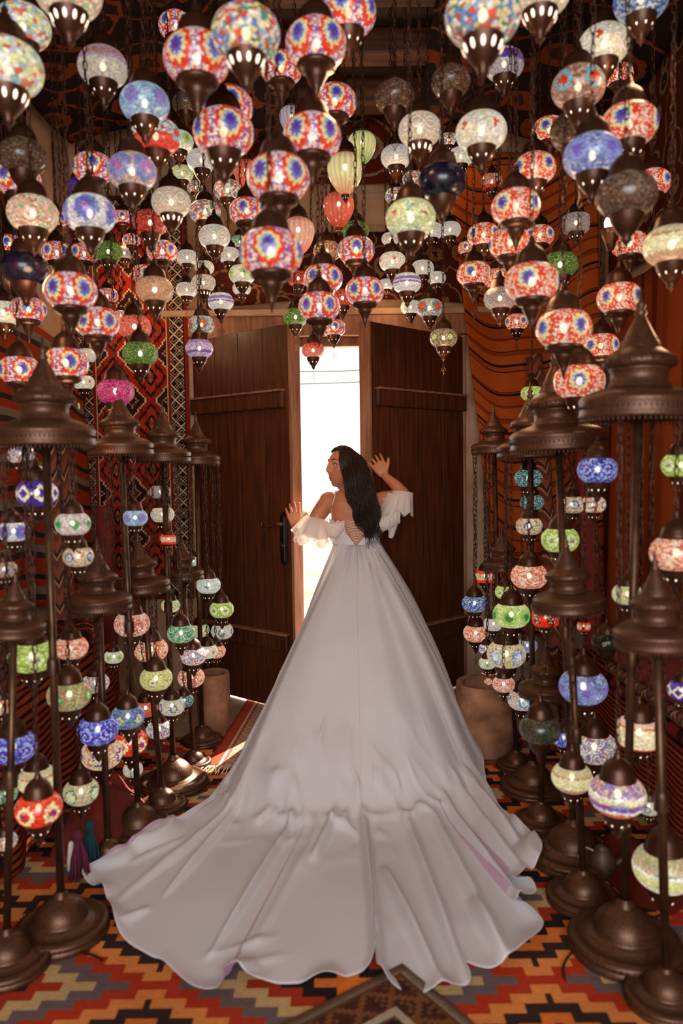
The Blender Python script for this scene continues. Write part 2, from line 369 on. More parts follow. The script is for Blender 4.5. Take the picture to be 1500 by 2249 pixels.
drape('dark_textile', lambda u, t: (XL+.04+.015*sin(u*25), 1.2+3.0*u, 2.35+1.2*t), 3.0, 1.2, 60, 12, M_darkcloth, 'dark textile hung high on the left wall', 'textile')
def roll(p0, p1, r, mat, label):
    p0, p1 = Vector(p0), Vector(p1); n = 30
    t = MB(); d = p1-p0
    t.tube([p0+d*k/n for k in range(n+1)], [r*(1+.06*sin(k*1.7)) for k in range(n+1)], 18)
    o = t.build('rolled_carpet', mat); return tag(o, label, 'rolled carpet')
t = NT('zigzag_roll'); c = t.coord(); x, y, z = t.xyz(c)
zz = t.m('ADD', t.m('MULTIPLY', t.m('PINGPONG', t.m('MULTIPLY', t.m('ADD', x, t.m('MULTIPLY', y, .8)), 14.0), .5), .12), z)
t.base(t.ramp(t.m('FRACT', t.m('MULTIPLY', zz, 7.0)), [(0, '#5b2a17'), (.3, '#a06a44'), (.42, '#2c1510'), (.6, '#7c3a20')])[0], .9); M_zig = t.mat
roll((-1.50, 4.02, 0), (-1.56, 4.12, 2.1), .06, M_zig, 'tall rolled carpet with zigzag pattern leaning on the left wall')
roll((-1.36, 4.3, 0), (-1.42, 4.5, 1.25), .055, M_redcloth, 'short dark red rolled carpet leaning at the left corner')
roll((1.33, 4.55, 0), (1.22, 4.75, 2.15), .05, M_zig, 'zigzag rolled carpet standing in the right back corner')
roll((1.48, 4.35, 0), (1.46, 4.6, 2.3), .055, M_redcloth, 'dark red rolled carpet standing in the right back corner')

# benches with draped kilims
def bench(x0, x1, y0, y1, h, label, mat_top, lab2, side):
    root = empty('bench', ((x0+x1)/2, (y0+y1)/2, .006)); ox, oy = root.location.x, root.location.y
    bevel(MB().box((x0-ox, y0-oy, h-.05), (x1-ox, y1-oy, h)).build('bench_top', M_beam, root, False))
    for a in (x0+.05, x1-.05):
        for b in (y0+.05, y1-.05):
            MB().box((a-ox-.03, b-oy-.03, 0), (a-ox+.03, b-oy+.03, h-.05)).build('leg', M_beam, root, False)
    bevel(MB().box((x0-ox+.02, y0-oy+.05, .10), (x1-ox-.02, y1-oy-.05, .13)).build('shelf', M_beam, root, False))
    tag(root, label, 'bench')
    xe = x1 if side > 0 else x0; xo = x0 if side > 0 else x1
    def f3(u, tt):
        y = y0+.04+(y1-y0-.08)*u; s = tt*1.35
        wv = .012*(1+sin(u*30))
        if s < .5: return (xo+side*(.02)+(xe-xo)*s/.5*.985, y, h+.01+.003*sin(u*40))
        k = (s-.5)/.85; return (xe+side*(.018+wv*k*1.6), y, h+.008-k*(h-.06))
    drape('draped_kilim', f3, 1, 1, 90, 40, mat_top, lab2, 'kilim', .006, uvf=lambda u, tt: (u*(y1-y0), tt*1.35))
bench(XL+.03, -1.20, 2.45, 3.88, .56, 'low wooden bench along the left wall behind the lamps', M_redblack, 'red and black striped kilim draped over the left bench', 1)
bench(1.22, XR-.1, 2.5, 4.2, .42, 'low wooden bench along the right wall behind the lamps', M_redblack, 'red and black striped kilim draped over the right bench', -1)
for k, (m_, lb) in enumerate(((M_rugdark, 'lowest folded dark red rug of the stack on the right bench'), (M_zig, 'middle folded zigzag rug of the stack on the right bench'), (M_redcloth, 'topmost folded red rug of the stack on the right bench'))):
    o = MB().box((-.2, -.45, 0), (.2, .45, .062)).build('folded_rug', m_, None); bevel(o, .028, 4); o.location = (1.40, 2.95+.03*k, .445+k*.064); tag(o, lb, 'folded rug', 'folded rugs stacked on the right bench')
o = MB().box((-.17, -.35, 0), (.17, .35, .08)).build('folded_rug', M_rugdark, None); bevel(o, .03, 4); o.location = (-1.45, 3.7, .59); tag(o, 'folded dark red rug lying on the left bench', 'folded rug')
# red felt heap at the left in front of the bench
def heap(cx, cy, rx, ry, h, seed, mat, name, label, cat):
    v = []; f = []; nn = 48; mm = 20
    for j in range(mm+1):
        for i in range(nn):
            a = 2*PI*i/nn; r = j/mm; rr = r*(1+.16*noise.noise(Vector((cos(a)*2, sin(a)*2, seed))))
            x, y = cx+rx*rr*cos(a), cy+ry*rr*sin(a)
            z = h*(1-r**2.2)*(.8+.5*noise.noise(Vector((x*6, y*6, seed))))+.02*(1-r)*sin(14*x+9*y)
            v.append((x, y, max(.008, z+.008)))
    for j in range(mm):
        for i in range(nn): k = (i+1) % nn; f.append((j*nn+i, j*nn+k, (j+1)*nn+k, (j+1)*nn+i))
    o = mk(name, v, f, mat); return tag(o, label, cat)
q = G(110, 1900); heap(-1.0, q.y+.3, .16, .34, .22, 2.0, M_redcloth, 'cloth_heap', 'crumpled red cloth heap on the floor behind the left lamps', 'cloth')
q = G(1440, 1990); heap(1.05, q.y+.2, .14, .26, .10, 5.0, M_rugdark, 'cloth_heap', 'crumpled patterned brown cloth on the floor behind the right lamps', 'cloth')
# yarn tassels
random.seed(5)
for (px, py, c, lb) in ((175, 1905, '#5c1b33', 'maroon yarn tassel hanging at the left floor edge'), (200, 1880, '#12383a', 'dark teal yarn tassel beside the red cloth at left')):
    q = G(px, py+25); mm = simple('yarn'+c[1:], c, .95); r_ = empty('yarn_tassel', (q.x, q.y, 0))
    t = MB()
    for k in range(60):
        a = random.uniform(0, 2*PI); rr = random.uniform(0, .03)
        t.tube([(rr*.3*cos(a), rr*.3*sin(a), .15), (rr*cos(a), rr*sin(a), .08), (rr*1.3*cos(a), rr*1.3*sin(a), .008)], .0028, 5)
    t.build('strands', mm, r_); MB().ell((0, 0, .16), (.018, .018, .02)).build('head', mm, r_); tag(r_, lb, 'tassel', 'yarn tassels')
q = G(158, 1912); o = MB().lathe([(0, 0), (.018, 0), (.016, .04), (.010, .1), (.006, .11), (0, .11)], 16).build('spool', simple('white_cone', '#d9cbbb', .7)); o.location = q; tag(o, 'white cone of thread standing beside the tassels', 'thread cone')
# pots
def pot(px, py, r, h, taper, label, name, cat):
    q = G(px, py); prof = [(0, 0), (r*.92, 0), (r*.98, .02), (r*(1+taper*.4), h*.5), (r*(1+taper), h-.02), (r*(1+taper)-.004, h), (r*(1+taper)-.03, h-.005), (r*.85, h-.05), (r*.7, h*.35), (0, h*.34)]
    o = MB().lathe(prof, 40).build(name, M_terracotta); o.location = q; autosmooth(o, 50)
    for v_ in o.data.vertices:
        d = noise.noise(v_.co*9)*.006; v_.co.x += d; v_.co.y += d
    return tag(o, label, cat)
pot(470, 1603, .088, .33, .06, 'weathered hollow stone mortar standing left of the door', 'mortar', 'mortar')
pot(1066, 1648, .145, .36, .02, 'large plain clay pot standing right of the door', 'clay_pot', 'pot')
# teapot
q = G(1330, 1965); r_ = empty('teapot', (q.x+.03, q.y+.12, 0)); r_.scale = (.8, .8, .8); mt = simple('enamel_teapot', '#5c4430', .5, .3, 12, '#33231a')
MB().lathe([(0, 0), (.04, 0), (.055, .02), (.062, .06), (.05, .10), (.03, .125), (.033, .13), (0, .145)], 28).build('body', mt, r_)
MB().ell((0, 0, .155), (.01, .01, .012)).build('knob', M_dark, r_)
MB().tube(crom([(.05, 0, .05), (.085, 0, .07), (.095, 0, .10), (.115, 0, .125)], 12), [.016-.0008*k for k in range(12)], 10).build('spout', mt, r_)
MB().tube(crom([(-.04, 0, .115), (-.085, 0, .13), (-.105, 0, .09), (-.085, 0, .05), (-.055, 0, .04)], 20), .005, 8).build('handle', simple('pale_handle', '#b79a78', .5), r_)
tag(r_, 'small old teapot with pale loop handle among the right lamp bases', 'teapot')
# red shoes
def shoe(px, py, rz, label):
    q = G(px, py); r_ = empty('shoe', q); r_.rotation_euler = (0, 0, rz); ms = simple('red_leather', '#8f1e10', .35, 0, 10, '#6a140a')
    v = []; f = []
    n1, n2 = 16, 14
    for i in range(n1+1):
        u = i/n1; wd = .034*(sin(PI*min(1, u*.9+.1)))**.5*(.75+.35*sin(u*PI*.9)); ht = .03+.03*(1-u)**1.5
        for j in range(n2):
            a = 2*PI*j/n2; v.append((-.11+.22*u, wd*cos(a), max(.004, ht*.5+ht*.5*sin(a))))
    for i in range(n1):
        for j in range(n2): k = (j+1) % n2; f.append((i*n2+j, i*n2+k, (i+1)*n2+k, (i+1)*n2+j))
    mk('upper', v, f, ms, r_); MB().box((-.105, -.027, .0), (.10, .027, .01)).build('sole', M_dark, r_)
    MB().tube([(-.02, -.035, .02), (0, 0, .06), (-.02, .035, .02)], .005, 6).build('strap', M_dark, r_)
    tag(r_, label, 'shoe', 'pair of red shoes')
shoe(1108, 1625, R(30), 'red leather shoe on the lamp base beside the clay pot'); shoe(1088, 1662, R(10), 'red leather shoe on the floor in front of the clay pot')
# cables
def cable(pts, label, sw=None):
    pp = crom([G(a, b, .012) for a, b in pts], 50); r_ = MB().tube(pp, .0035, 6).build('cable', M_dark)
    tag(r_, label, 'cable')
    if sw:
        a, b = G(*sw[0], .018), G(*sw[1], .018)
        MB().tube([a, a+(b-a)*.1, a+(b-a)*.9, b], [.006, .012, .012, .006], 10).build('cable_switch', M_dark, r_)
    return r_
cable([(1240, 2150), (1238, 2120), (1262, 2085), (1300, 2062), (1345, 2048), (1400, 2030), (1450, 2010)], 'black lamp cable with inline switch on the floor at bottom right', ((1300, 2062), (1345, 2048)))
cable([(110, 2098), (160, 2090), (205, 2098), (225, 2110)], 'black lamp cable end on the kilim at bottom left')
cable([(385, 1745), (420, 1748), (450, 1735), (462, 1720), (455, 1708)], 'thin black cable around the sunlit lamp base')
# ---------------- glass materials for lanterns ----------------
GLOW = .76
def glass_out(t, col, strength, transp=.10, rough=.22):
    t.p.inputs['Roughness'].default_value = rough
    t.L(t.mix(1.0, col, (.5, .46, .42, 1), 'MULTIPLY'), t.p.inputs['Base Color']); t.L(col, t.p.inputs['Emission Color'])
    t.put(t.p.inputs['Emission Strength'], strength)
    tr = t.n('ShaderNodeBsdfTransparent'); tr.inputs[0].default_value = (1, .95, .85, 1)
    mx = t.n('ShaderNodeMixShader'); mx.inputs[0].default_value = transp
    t.L(t.p.outputs[0], mx.inputs[1]); t.L(tr.outputs[0], mx.inputs[2]); t.L(mx.outputs[0], t.out.inputs[0])
    return t.mat
def mosaic(name, bg, N=0, rings=None, scale=11, bands=None, strength=.8, metric='round', off=.5, zs=1.15, braid=False, transp=.10, squash=(1, 1, 1.3), grout=.45, ax=1.0):
    zs *= .88; scale *= .84
    t = NT('glass_'+name); c = t.vmul(t.coord(), squash); v = t.vor(scale, c)
    px, py, pz = t.xyz(v['Position']); r1 = t.xyz(v['Color'])
    n = len(bg); col = t.ramp(r1[0], [(i/n, bg[i]) for i in range(n)])[0]
    pz = t.m('DIVIDE', pz, squash[2])
    if bands:
        rb = t.ramp(t.m('MULTIPLY', t.m('ADD', pz, .75), 1/1.5), [((z+.75)/1.5, hexc(cc) if cc else (0, 0, 0, 0)) for z, cc in bands])
        col = t.mix(rb[1], col, rb[0])
    if N:
        a = t.m('ADD', t.m('DIVIDE', t.m('ARCTAN2', py, px), 2*PI), 1+off/N)
        a = t.m('MULTIPLY', t.m('SUBTRACT', t.m('FRACT', t.m('MULTIPLY', a, N)), .5), ax*2*PI/N)
        zz = t.m('MULTIPLY', pz, zs)
        if metric == 'round':
            d = t.m('SQRT', t.m('ADD', t.m('MULTIPLY', a, a), t.m('MULTIPLY', zz, zz)))
            an = t.m('ARCTAN2', zz, a); d = t.m('MULTIPLY', d, .93); d = t.m('ADD', d, t.m('MULTIPLY', t.m('SINE', t.m('MULTIPLY', an, 9.0)), .035))
        else:
            d = t.m('ADD', t.m('ABSOLUTE', a), t.m('ABSOLUTE', zz))
        rr = t.ramp(d, [(p, hexc(cc) if cc else (0, 0, 0, 0)) for p, cc in rings])
        col = t.mix(rr[1], col, rr[0])
    if braid:
        x, y, z = t.xyz(t.coord()); a = t.m('MULTIPLY', t.m('ARCTAN2', y, x), 5.0); sw = t.m('MULTIPLY', t.m('COSINE', a), .24)
        l1 = t.m('ABSOLUTE', t.m('SUBTRACT', z, sw)); l2 = t.m('ABSOLUTE', t.m('ADD', z, sw)); mn = t.m('MINIMUM', l1, l2)
        e = t.ramp(mn, [(0, '#fff6e2'), (.045, '#7d6656'), (.075, '#fff6e6'), (.115, '#8a7462'), (.14, '#000000')])
        col = t.mix(t.m('MULTIPLY', t.m('LESS_THAN', mn, .14), t.m('LESS_THAN', t.m('ABSOLUTE', z), .36)), col, e[0])
    e = t.vor(scale, c, 'DISTANCE_TO_EDGE')[0]
    g = t.m('ADD', t.m('MULTIPLY', t.m('GREATER_THAN', e, .045), 1-grout), grout)
    g = t.m('MULTIPLY', g, t.m('ADD', t.m('MULTIPLY', r1[1], .55), .7))
    gg = t.comb(g, g, g); col = t.mix(1.0, col, gg, 'MULTIPLY')
    # the tile colours glow at one strength from neck to foot
    return glass_out(t, col, strength*GLOW, transp)
def crackle(name, c1, c2, hi, strength=.5, scale=26, transp=.22):
    t = NT('glass_'+name); c = t.coord(); v = t.vor(scale, c); r1 = t.xyz(v['Color'])
    col = t.ramp(r1[0], [(0, c1), (.45, c2), (.8, c1), (.9, hi)])[0]
    m_ = glass_out(t, col, strength*GLOW, transp, .1); t.bump(t.vor(scale, c)[0], .25, .02); return m_
def ribbed(name, top, mid, bot, strength=.8):
    t = NT('glass_'+name); x, y, z = t.xyz(t.coord())
    col = t.ramp(t.m('MULTIPLY', t.m('ADD', z, 1.45), .4), [(0, bot), (.42, mid), (.78, mid), (1, top)], False)[0]
    rb = t.m('ADD', t.m('MULTIPLY', t.m('SINE', t.m('MULTIPLY', t.m('ARCTAN2', y, x), 18.0)), .16), .84)
    col = t.mix(1.0, col, t.comb(rb, rb, rb), 'MULTIPLY'); return glass_out(t, col, strength*GLOW, .16, .12)
EYE = [(0, '#4a3a9c'), (.15, '#5f6cc0'), (.235, '#b4c4d4'), (.27, '#efdc9c'), (.375, '#e8401e'), (.53, None)]
EYE2 = [(0, '#3a2f8c'), (.12, '#5560b8'), (.20, '#b9cbd8'), (.235, '#f3dfa0'), (.36, '#e83c1c'), (.44, '#f0ceb4'), (.475, '#e8401e'), (.55, None)]
ST = {}
def st(code, look, mat, shape='globe', lit=True): ST[code] = (look, mat, shape, lit)
st('er', 'red mosaic lantern with blue eye medallions', mosaic('eye_red', ['#f3d9c4', '#c33a5a', '#7358b8', '#f6e6cf', '#e04a30', '#d8a6b8', '#efe2d2', '#f4e6d6', '#8a6ac0'], 5, EYE, 18, zs=1.08, ax=1.12))
st('es', 'scarlet and white mosaic lantern with blue eyes', mosaic('eye_scarlet', ['#f4ddc8', '#ee4a26', '#f7e2cc', '#e0381c', '#ecb59a'], 4, EYE2, 18, zs=1.1, ax=.98))
st('cf', 'multicoloured confetti mosaic lantern', mosaic('confetti', ['#e9503a', '#f1e7d8', '#5a7fc0', '#f0dc8c', '#4f9a5c', '#f7eadb', '#c8503f', '#8fb6cc'], scale=9))
st('cp', 'pastel confetti mosaic lantern', mosaic('confetti_pastel', ['#e7dc92', '#f0e4d2', '#9cc6c9', '#dfe29a', '#e2694c', '#e9efd2', '#c7b7d6'], scale=7))
st('wb', 'white mosaic lantern with braided band', mosaic('white_braid', ['#f3ece0', '#e3ddd2', '#faf4e8'], scale=16, braid=True, strength=.58, grout=.8))
st('ib', 'ivory mosaic lantern with braided band', mosaic('ivory_braid', ['#f0dcc0', '#e2c9a8', '#f6e6cc'], scale=16, braid=True, strength=.56, grout=.8))
st('wh', 'plain white beaded glass lantern', mosaic('white_bead', ['#efe9df', '#dcd7cf', '#f8f3ea'], scale=17, strength=.56, grout=.6))
st('lb', 'white mosaic lantern with lavender bands', mosaic('lavender_band', ['#e9e3dc', '#d7d0cf', '#f2ece4'], scale=16, bands=[(-.75, None), (-.12, '#7b68b4'), (.0, '#e3d3d8'), (.1, '#a06a9c'), (.2, '#6f74b8'), (.32, None)], strength=.7))
st('ob', 'white mosaic lantern with orange and lavender bands', mosaic('orange_band', ['#e8ddc8', '#d6cdb8'], scale=14, bands=[(-.75, None), (.0, '#b9a5c8'), (.12, '#e08a68'), (.24, '#8f92b8'), (.34, '#e2a08a'), (.45, '#c9b4c4')], strength=.6))
st('pb', 'glass lantern with purple and white bands', mosaic('purple_band', ['#cfc4c4', '#b9aeb4'], scale=13, bands=[(-.75, None), (-.1, '#6a4ca8'), (.12, '#a8385a'), (.22, '#5b4ab0'), (.36, None)], strength=.55))
st('wp', 'white mosaic lantern with violet flower medallions', mosaic('violet_flower', ['#efe8e2', '#d9d3d6', '#f6efe4'], 5, [(0, '#b06cb8'), (.14, '#6a6cc0'), (.34, '#8a94cc'), (.46, None)], 12, strength=.72))
st('lv', 'lavender mosaic lantern with star medallions', mosaic('lavender_star', ['#c9a98c', '#b89cb8', '#dccbb4'], 5, [(0, '#a06cc8'), (.14, '#d05a7c'), (.2, '#8090cc'), (.44, '#7a86c4'), (.5, None)], 11, strength=.6))
st('wr', 'white mosaic lantern with small red flowers', mosaic('red_flower', ['#f3e8da', '#e6ddc9', '#f3efe2', '#f0e2a8'], 5, [(0, '#d8401e'), (.13, None)], 12, strength=.75))
st('rw', 'red and light blue starred glass lantern', mosaic('red_star', ['#d9e0dc', '#8fc3c4', '#e9e4da', '#e25a44'], 5, [(0, '#e03a22'), (.16, '#8cc4c8'), (.3, None)], 11, bands=[(-.75, '#e23a22'), (-.18, None), (.4, '#e8442c')], strength=.8))
st('wf', 'white mosaic lantern with pink and green flowers', mosaic('pink_flower', ['#f0dcc0', '#e8b49c', '#f6ead2', '#a8c08a', '#e07a5c'], 5, [(0, '#8ec07c'), (.1, '#f3b7a0'), (.3, None)], 11, strength=.75))
st('lf', 'lime and cream mosaic flower lantern', mosaic('lime_flower', ['#ece6b4', '#dfe3a0', '#f2efd6', '#a9c9a0'], 5, [(0, '#c2572e'), (.09, '#e9e6b0'), (.3, '#d6d894'), (.42, None)], 10, strength=.72))
st('gf', 'bright lime green flower mosaic lantern', mosaic('green_flower', ['#b9cf5a', '#cfe07a', '#93b548', '#e4ec9c'], 6, [(0, '#8a8a72'), (.12, '#e6f0b0'), (.34, '#9fbf50'), (.46, None)], 11, strength=.75))
st('gs', 'lime lantern with dark green stars', mosaic('green_star', ['#dfe89c', '#c3d977', '#eef2ba'], 6, [(0, '#1c7a34'), (.17, '#4fae4f'), (.22, '#a7d06a'), (.42, None)], 13, strength=.85))
st('gd', 'green glass lantern with diamond pattern', mosaic('green_diamond', ['#5fae74', '#9ccba0', '#3f8f5c', '#dfe9d0'], 5, [(0, '#7fb8c0'), (.1, '#2f8a5c'), (.26, '#cfe4c4'), (.32, None)], 14, metric='d', strength=.6))
st('gp', 'white lantern with green and purple diamonds', mosaic('green_purple', ['#e6d6cf', '#c8a8b0', '#f0e6da'], 6, [(0, '#5a3aa0'), (.12, '#3fae4a'), (.34, None)], 12, metric='d', strength=.7))
st('pd', 'cream lantern with purple diamond band', mosaic('purple_diamond', ['#f2e2c0', '#f7ecc8'], 7, [(0, '#4a2aa0'), (.26, '#f3e6b8'), (.5, '#4a2aa0')], 16, metric='d', zs=1.2, strength=.9, bands=[(-.75, '#5b3a9c'), (-.42, None), (.40, '#5b3a9c')]))
st('yd', 'yellow green lantern with diamond medallions', mosaic('yellow_diamond', ['#d8cf84', '#e8e2a4', '#c6c276'], 5, [(0, '#6a5a8a'), (.1, '#eee8b0'), (.3, '#9aa050'), (.36, None)], 13, metric='d', strength=.72))
st('by', 'blue and yellow lozenge mosaic lantern', mosaic('blue_yellow', ['#5a66b8', '#7d8ad0', '#3f6a8c', '#8fb070'], 5, [(0, '#7890d8'), (.14, '#f0e88c'), (.3, None)], 13, metric='d', strength=.78))
st('bl', 'deep blue mosaic lantern', mosaic('deep_blue', ['#4a48b4', '#6d74d4', '#a9b4ea', '#3a2f8c', '#7f86dc'], 6, [(0, '#c9b8f0'), (.08, '#3b2f98'), (.2, '#a8b4ee'), (.3, '#4a42a8'), (.42, None)], 11, strength=.85))
st('bp', 'blue lantern with purple flower rings', mosaic('blue_purple_flower', ['#3a40a8', '#5d68c8', '#aab8e8', '#2c2c80'], 6, [(0, '#5a3aa8'), (.12, '#c0ccf0'), (.2, '#3d3aa0'), (.32, '#a9b6ea'), (.4, None)], 12, strength=.7))
st('pl', 'pale blue mosaic lantern', mosaic('pale_blue', ['#8fb6cc', '#a9c3dc', '#7f9cd0', '#c4d4e0'], 5, [(0, '#8f86c8'), (.3, None)], 11, strength=.7))
st('pw', 'periwinkle blue lantern with grey clouds', mosaic('periwinkle', ['#7f8cc8', '#a4b0dc', '#6d76a8', '#c4c8dc'], 5, [(0, '#7a62c8'), (.18, '#8f9ad8'), (.4, None)], 12, strength=.7))
st('bm', 'small blue mosaic lantern with ring medallions', mosaic('blue_ring', ['#34507c', '#8fb0d0', '#c8d8e0', '#4a68a8'], 6, [(0, '#a9c8f0'), (.1, '#4a6ac0'), (.32, '#d0dce4'), (.38, None)], 15, strength=.55))
st('tl', 'teal mosaic lantern', mosaic('teal', ['#2f7a74', '#7fc0b4', '#1f4a50', '#cfe0d0', '#3a5c9c'], scale=13, strength=.5))
st('rb', 'light blue and red patterned lantern', mosaic('red_blue', ['#b9836c', '#d8b49c', '#9c6a54'], 5, [(0, '#e0442c'), (.2, '#7fc0d4'), (.36, None)], 11, strength=.6))
st('mr', 'small multicoloured lantern with red medallions', mosaic('multi_red', ['#d8dcb8', '#6aa8b0', '#e2a088', '#f0e8d0', '#4f8a8c'], 5, [(0, '#8c6a2c'), (.08, '#e03a22'), (.3, '#3f9aa0'), (.4, None)], 15, strength=.7))
st('co', 'coral and cream mosaic lantern', mosaic('coral', ['#f2c0a8', '#ee7a5c', '#f7dcc4', '#e65c40', '#f6e6b8'], scale=12, strength=.8))
st('cs', 'coral swirl mosaic lantern', mosaic('coral_swirl', ['#f0c8b8', '#e8a890', '#f4dcd0'], 5, [(0, '#e8502c'), (.1, '#f3c4b0'), (.2, '#dc5a40'), (.3, '#f2d0c0'), (.38, '#d8604a'), (.46, None)], 12, strength=.75))
st('rf', 'bright red lantern with cream flower rings', mosaic('red_cream', ['#e83c22', '#f04c2c', '#d8301c'], 5, [(0, '#4030a8'), (.10, '#d83a20'), (.2, '#f6eeb4'), (.38, None)], 11, strength=.85))
st('cfp', 'cream lantern with purple and gold flowers', mosaic('cream_purple', ['#f0d8b0', '#e8785c', '#f4e6c8', '#e8b48c'], 5, [(0, '#f6eebc'), (.2, '#6a3ab0'), (.3, '#f0d8a8'), (.4, None)], 12, strength=.75))
st('cb', 'cream speckled lantern with blue flower', mosaic('cream_blue', ['#e8cfa8', '#c9a884', '#f0dec0', '#8a6a54'], 4, [(0, '#4fae98'), (.1, '#e8dcc0'), (.2, '#4a48a0'), (.32, '#e4d0ac'), (.4, None)], 13, strength=.7))
st('og', 'olive lantern with green and pink flower', mosaic('olive', ['#a8a468', '#c8c48c', '#8a8a54', '#d0b890'], 4, [(0, '#f3f0a8'), (.12, '#4fae6a'), (.28, '#e07a64'), (.38, None)], 13, strength=.65))
st('cg', 'cream lantern with green ringed flower', mosaic('cream_green', ['#dccba0', '#c4ae84', '#e8dcb8'], 4, [(0, '#f6f0a0'), (.12, '#e8e8c8'), (.3, '#2f8a54'), (.4, None)], 13, strength=.7))
st('iy', 'ivory lantern with wide pale yellow band', mosaic('ivory_yellow', ['#e8d8a8', '#f0e6c0'], scale=14, bands=[(-.75, '#cfa080'), (-.34, '#f3eab4'), (.22, '#c8885c'), (.3, '#d8c8a0')], strength=.8))
st('bn', 'lantern banded in white, yellow, blue and red', mosaic('banded', ['#d8b8b0', '#c06a80', '#8a7ac0', '#e8d0a8'], scale=12, bands=[(-.75, '#e07a54'), (-.4, '#fbf3e4'), (-.27, '#6a70c8'), (-.15, '#a8284c'), (-.10, '#8f98dc'), (-.02, '#eee69c'), (.10, '#fffaf0'), (.2, None)], strength=.85))
st('yb', 'pale yellow lantern with white beaded rims', mosaic('yellow_bead', ['#c8a888', '#a8b078', '#d0c0a0'], scale=13, bands=[(-.75, '#fbf3e4'), (-.36, '#e6e69c'), (.02, '#fdf6ec'), (.14, None)], strength=.8))
st('wm', 'white mosaic lantern with multicoloured chips', mosaic('white_multi', ['#f0e8dc', '#e2d8c8', '#f6f0e4', '#d84a34', '#5a9cb8', '#f0e6cc', '#8a6ab8'], scale=14, strength=.72))
st('wg', 'white lantern with pale green flowers', mosaic('pale_green', ['#ece6d2', '#d8dcc0', '#f2eedc'], 5, [(0, '#6a5a8a'), (.08, '#9cc060'), (.26, '#d4e0a8'), (.36, None)], 14, strength=.7))
st('wt', 'white lantern with teal diamonds', mosaic('white_teal', ['#dfe6dc', '#c4d4c8', '#eaf0e4'], 5, [(0, '#3fa89a'), (.2, None)], 13, metric='d', strength=.7))
st('wv', 'white lantern with purple ringed flowers', mosaic('purple_ring', ['#e6e2cc', '#cfd0b4', '#f0ecd8'], 5, [(0, '#d8e070'), (.1, '#e6e2cc'), (.15, '#5a48a8'), (.28, '#e0dcc4'), (.34, None)], 14, strength=.6))
st('wc', 'white lantern with bright blue and green flower', mosaic('blue_green_flower', ['#e2cdb4', '#d89c80', '#efe2cc', '#b8c8c0'], 4, [(0, '#a8e070'), (.12, '#f0f6ff'), (.22, '#5a9ad0'), (.34, '#e0e6ec'), (.4, None)], 13, strength=.75))
st('bb', 'cream lantern with light blue flower rings', mosaic('cream_bluering', ['#e6d2a0', '#d4b884', '#f0e0b4'], 5, [(0, '#f0f6e8'), (.16, '#8aa4d8'), (.24, '#ecdcb0'), (.32, '#7f94cc'), (.38, None)], 14, strength=.75))
st('gc', 'sparkling green crackle glass lantern', crackle('green', '#2f5a1c', '#6f9a3c', '#c8e08c', .5))
st('rc', 'sparkling ruby red crackle glass lantern', crackle('ruby', '#a01c14', '#d8402c', '#f8b89c', .62))
st('oc', 'orange red crackle glass lantern', crackle('orange_red', '#c8402a', '#e87054', '#f8d0a8', .7))
st('mc', 'sparkling magenta crackle glass lantern', crackle('magenta', '#a01458', '#d83a80', '#f8b0d0', .6))
st('vc', 'purple crackle glass lantern', crackle('purple', '#3a1470', '#6a2cb0', '#b088e0', .4))
st('ac', 'amber crackle glass lantern', crackle('amber', '#b07850', '#dca880', '#f8e4c0', .6))
st('cc', 'clear silvery crackle glass lantern', crackle('clear', '#9a8478', '#c8b8b0', '#ffffff', .42))
st('pc', 'white and purple crackle glass lantern', mosaic('purple_crackle', ['#d8ccd4', '#a878b8', '#ece4ea', '#c0a0cc'], scale=20, bands=[(-.75, None), (-.36, '#8a58a8'), (-.2, None), (.3, '#a888c0')], strength=.6))
st('dc', 'unlit greyish brown mosaic lantern', mosaic('dim_brown', ['#8a705c', '#6d5444', '#a08a74', '#7a4a34'], scale=13, strength=.14, transp=.05))  # the unlit glasses from here on carry a faint added glow
st('dn', 'unlit dark navy glass lantern', mosaic('dim_navy', ['#1c2438', '#26304a', '#141a2c', '#301c38'], 5, [(0, '#3a2040'), (.3, None)], 12, strength=.06, transp=.03))
st('do', 'unlit olive grey lantern with purple diamonds', mosaic('dim_olive', ['#5c5444', '#6a6450', '#4a4438'], 5, [(0, '#3a2a78'), (.14, '#4a5a2c'), (.4, None)], 13, metric='d', strength=.18, transp=.04))
st('dg', 'unlit dark green lantern with white flower', mosaic('dim_green', ['#2c3424', '#1f2c1c', '#3a3c2c'], 5, [(0, '#b8a894'), (.14, None)], 12, strength=.12, transp=.04))
st('kd', 'clear lantern with green diamond windows', mosaic('green_window', ['#a89470', '#7a6248', '#c8b48c'], 5, [(0, '#d8e89c'), (.26, '#2c3420'), (.32, None)], 15, metric='d', strength=.55))
st('am', 'amber brown mosaic lantern', mosaic('amber_mosaic', ['#c89868', '#8a5a38', '#e8c898', '#a84830'], scale=15, strength=.6))
st('dr', 'small drum shaped amber red mosaic lantern', mosaic('drum_amber', ['#d88a6c', '#f0c8a8', '#b84a30'], scale=15, bands=[(-.75, '#d83a20'), (-.4, None)], strength=.6), 'drum')
st('ds', 'drum shaped silvery crackle lantern', ST['cc'][1], 'drum')
st('dq', 'drum shaped bright red mosaic lantern', mosaic('drum_red', ['#e8c8a8', '#e07a54', '#8fb8a8', '#f0dcc0'], scale=13, bands=[(-.75, '#f0361c'), (-.3, None), (.3, '#f0361c')], strength=.85), 'drum')
st('db', 'drum shaped red and black flower lantern', mosaic('drum_redblack', ['#f0331c', '#e02a18'], 5, [(0, '#e8b08c'), (.12, '#2c120c'), (.22, '#f0c8a0'), (.3, '#30120c'), (.36, None)], 12, strength=.9), 'drum')
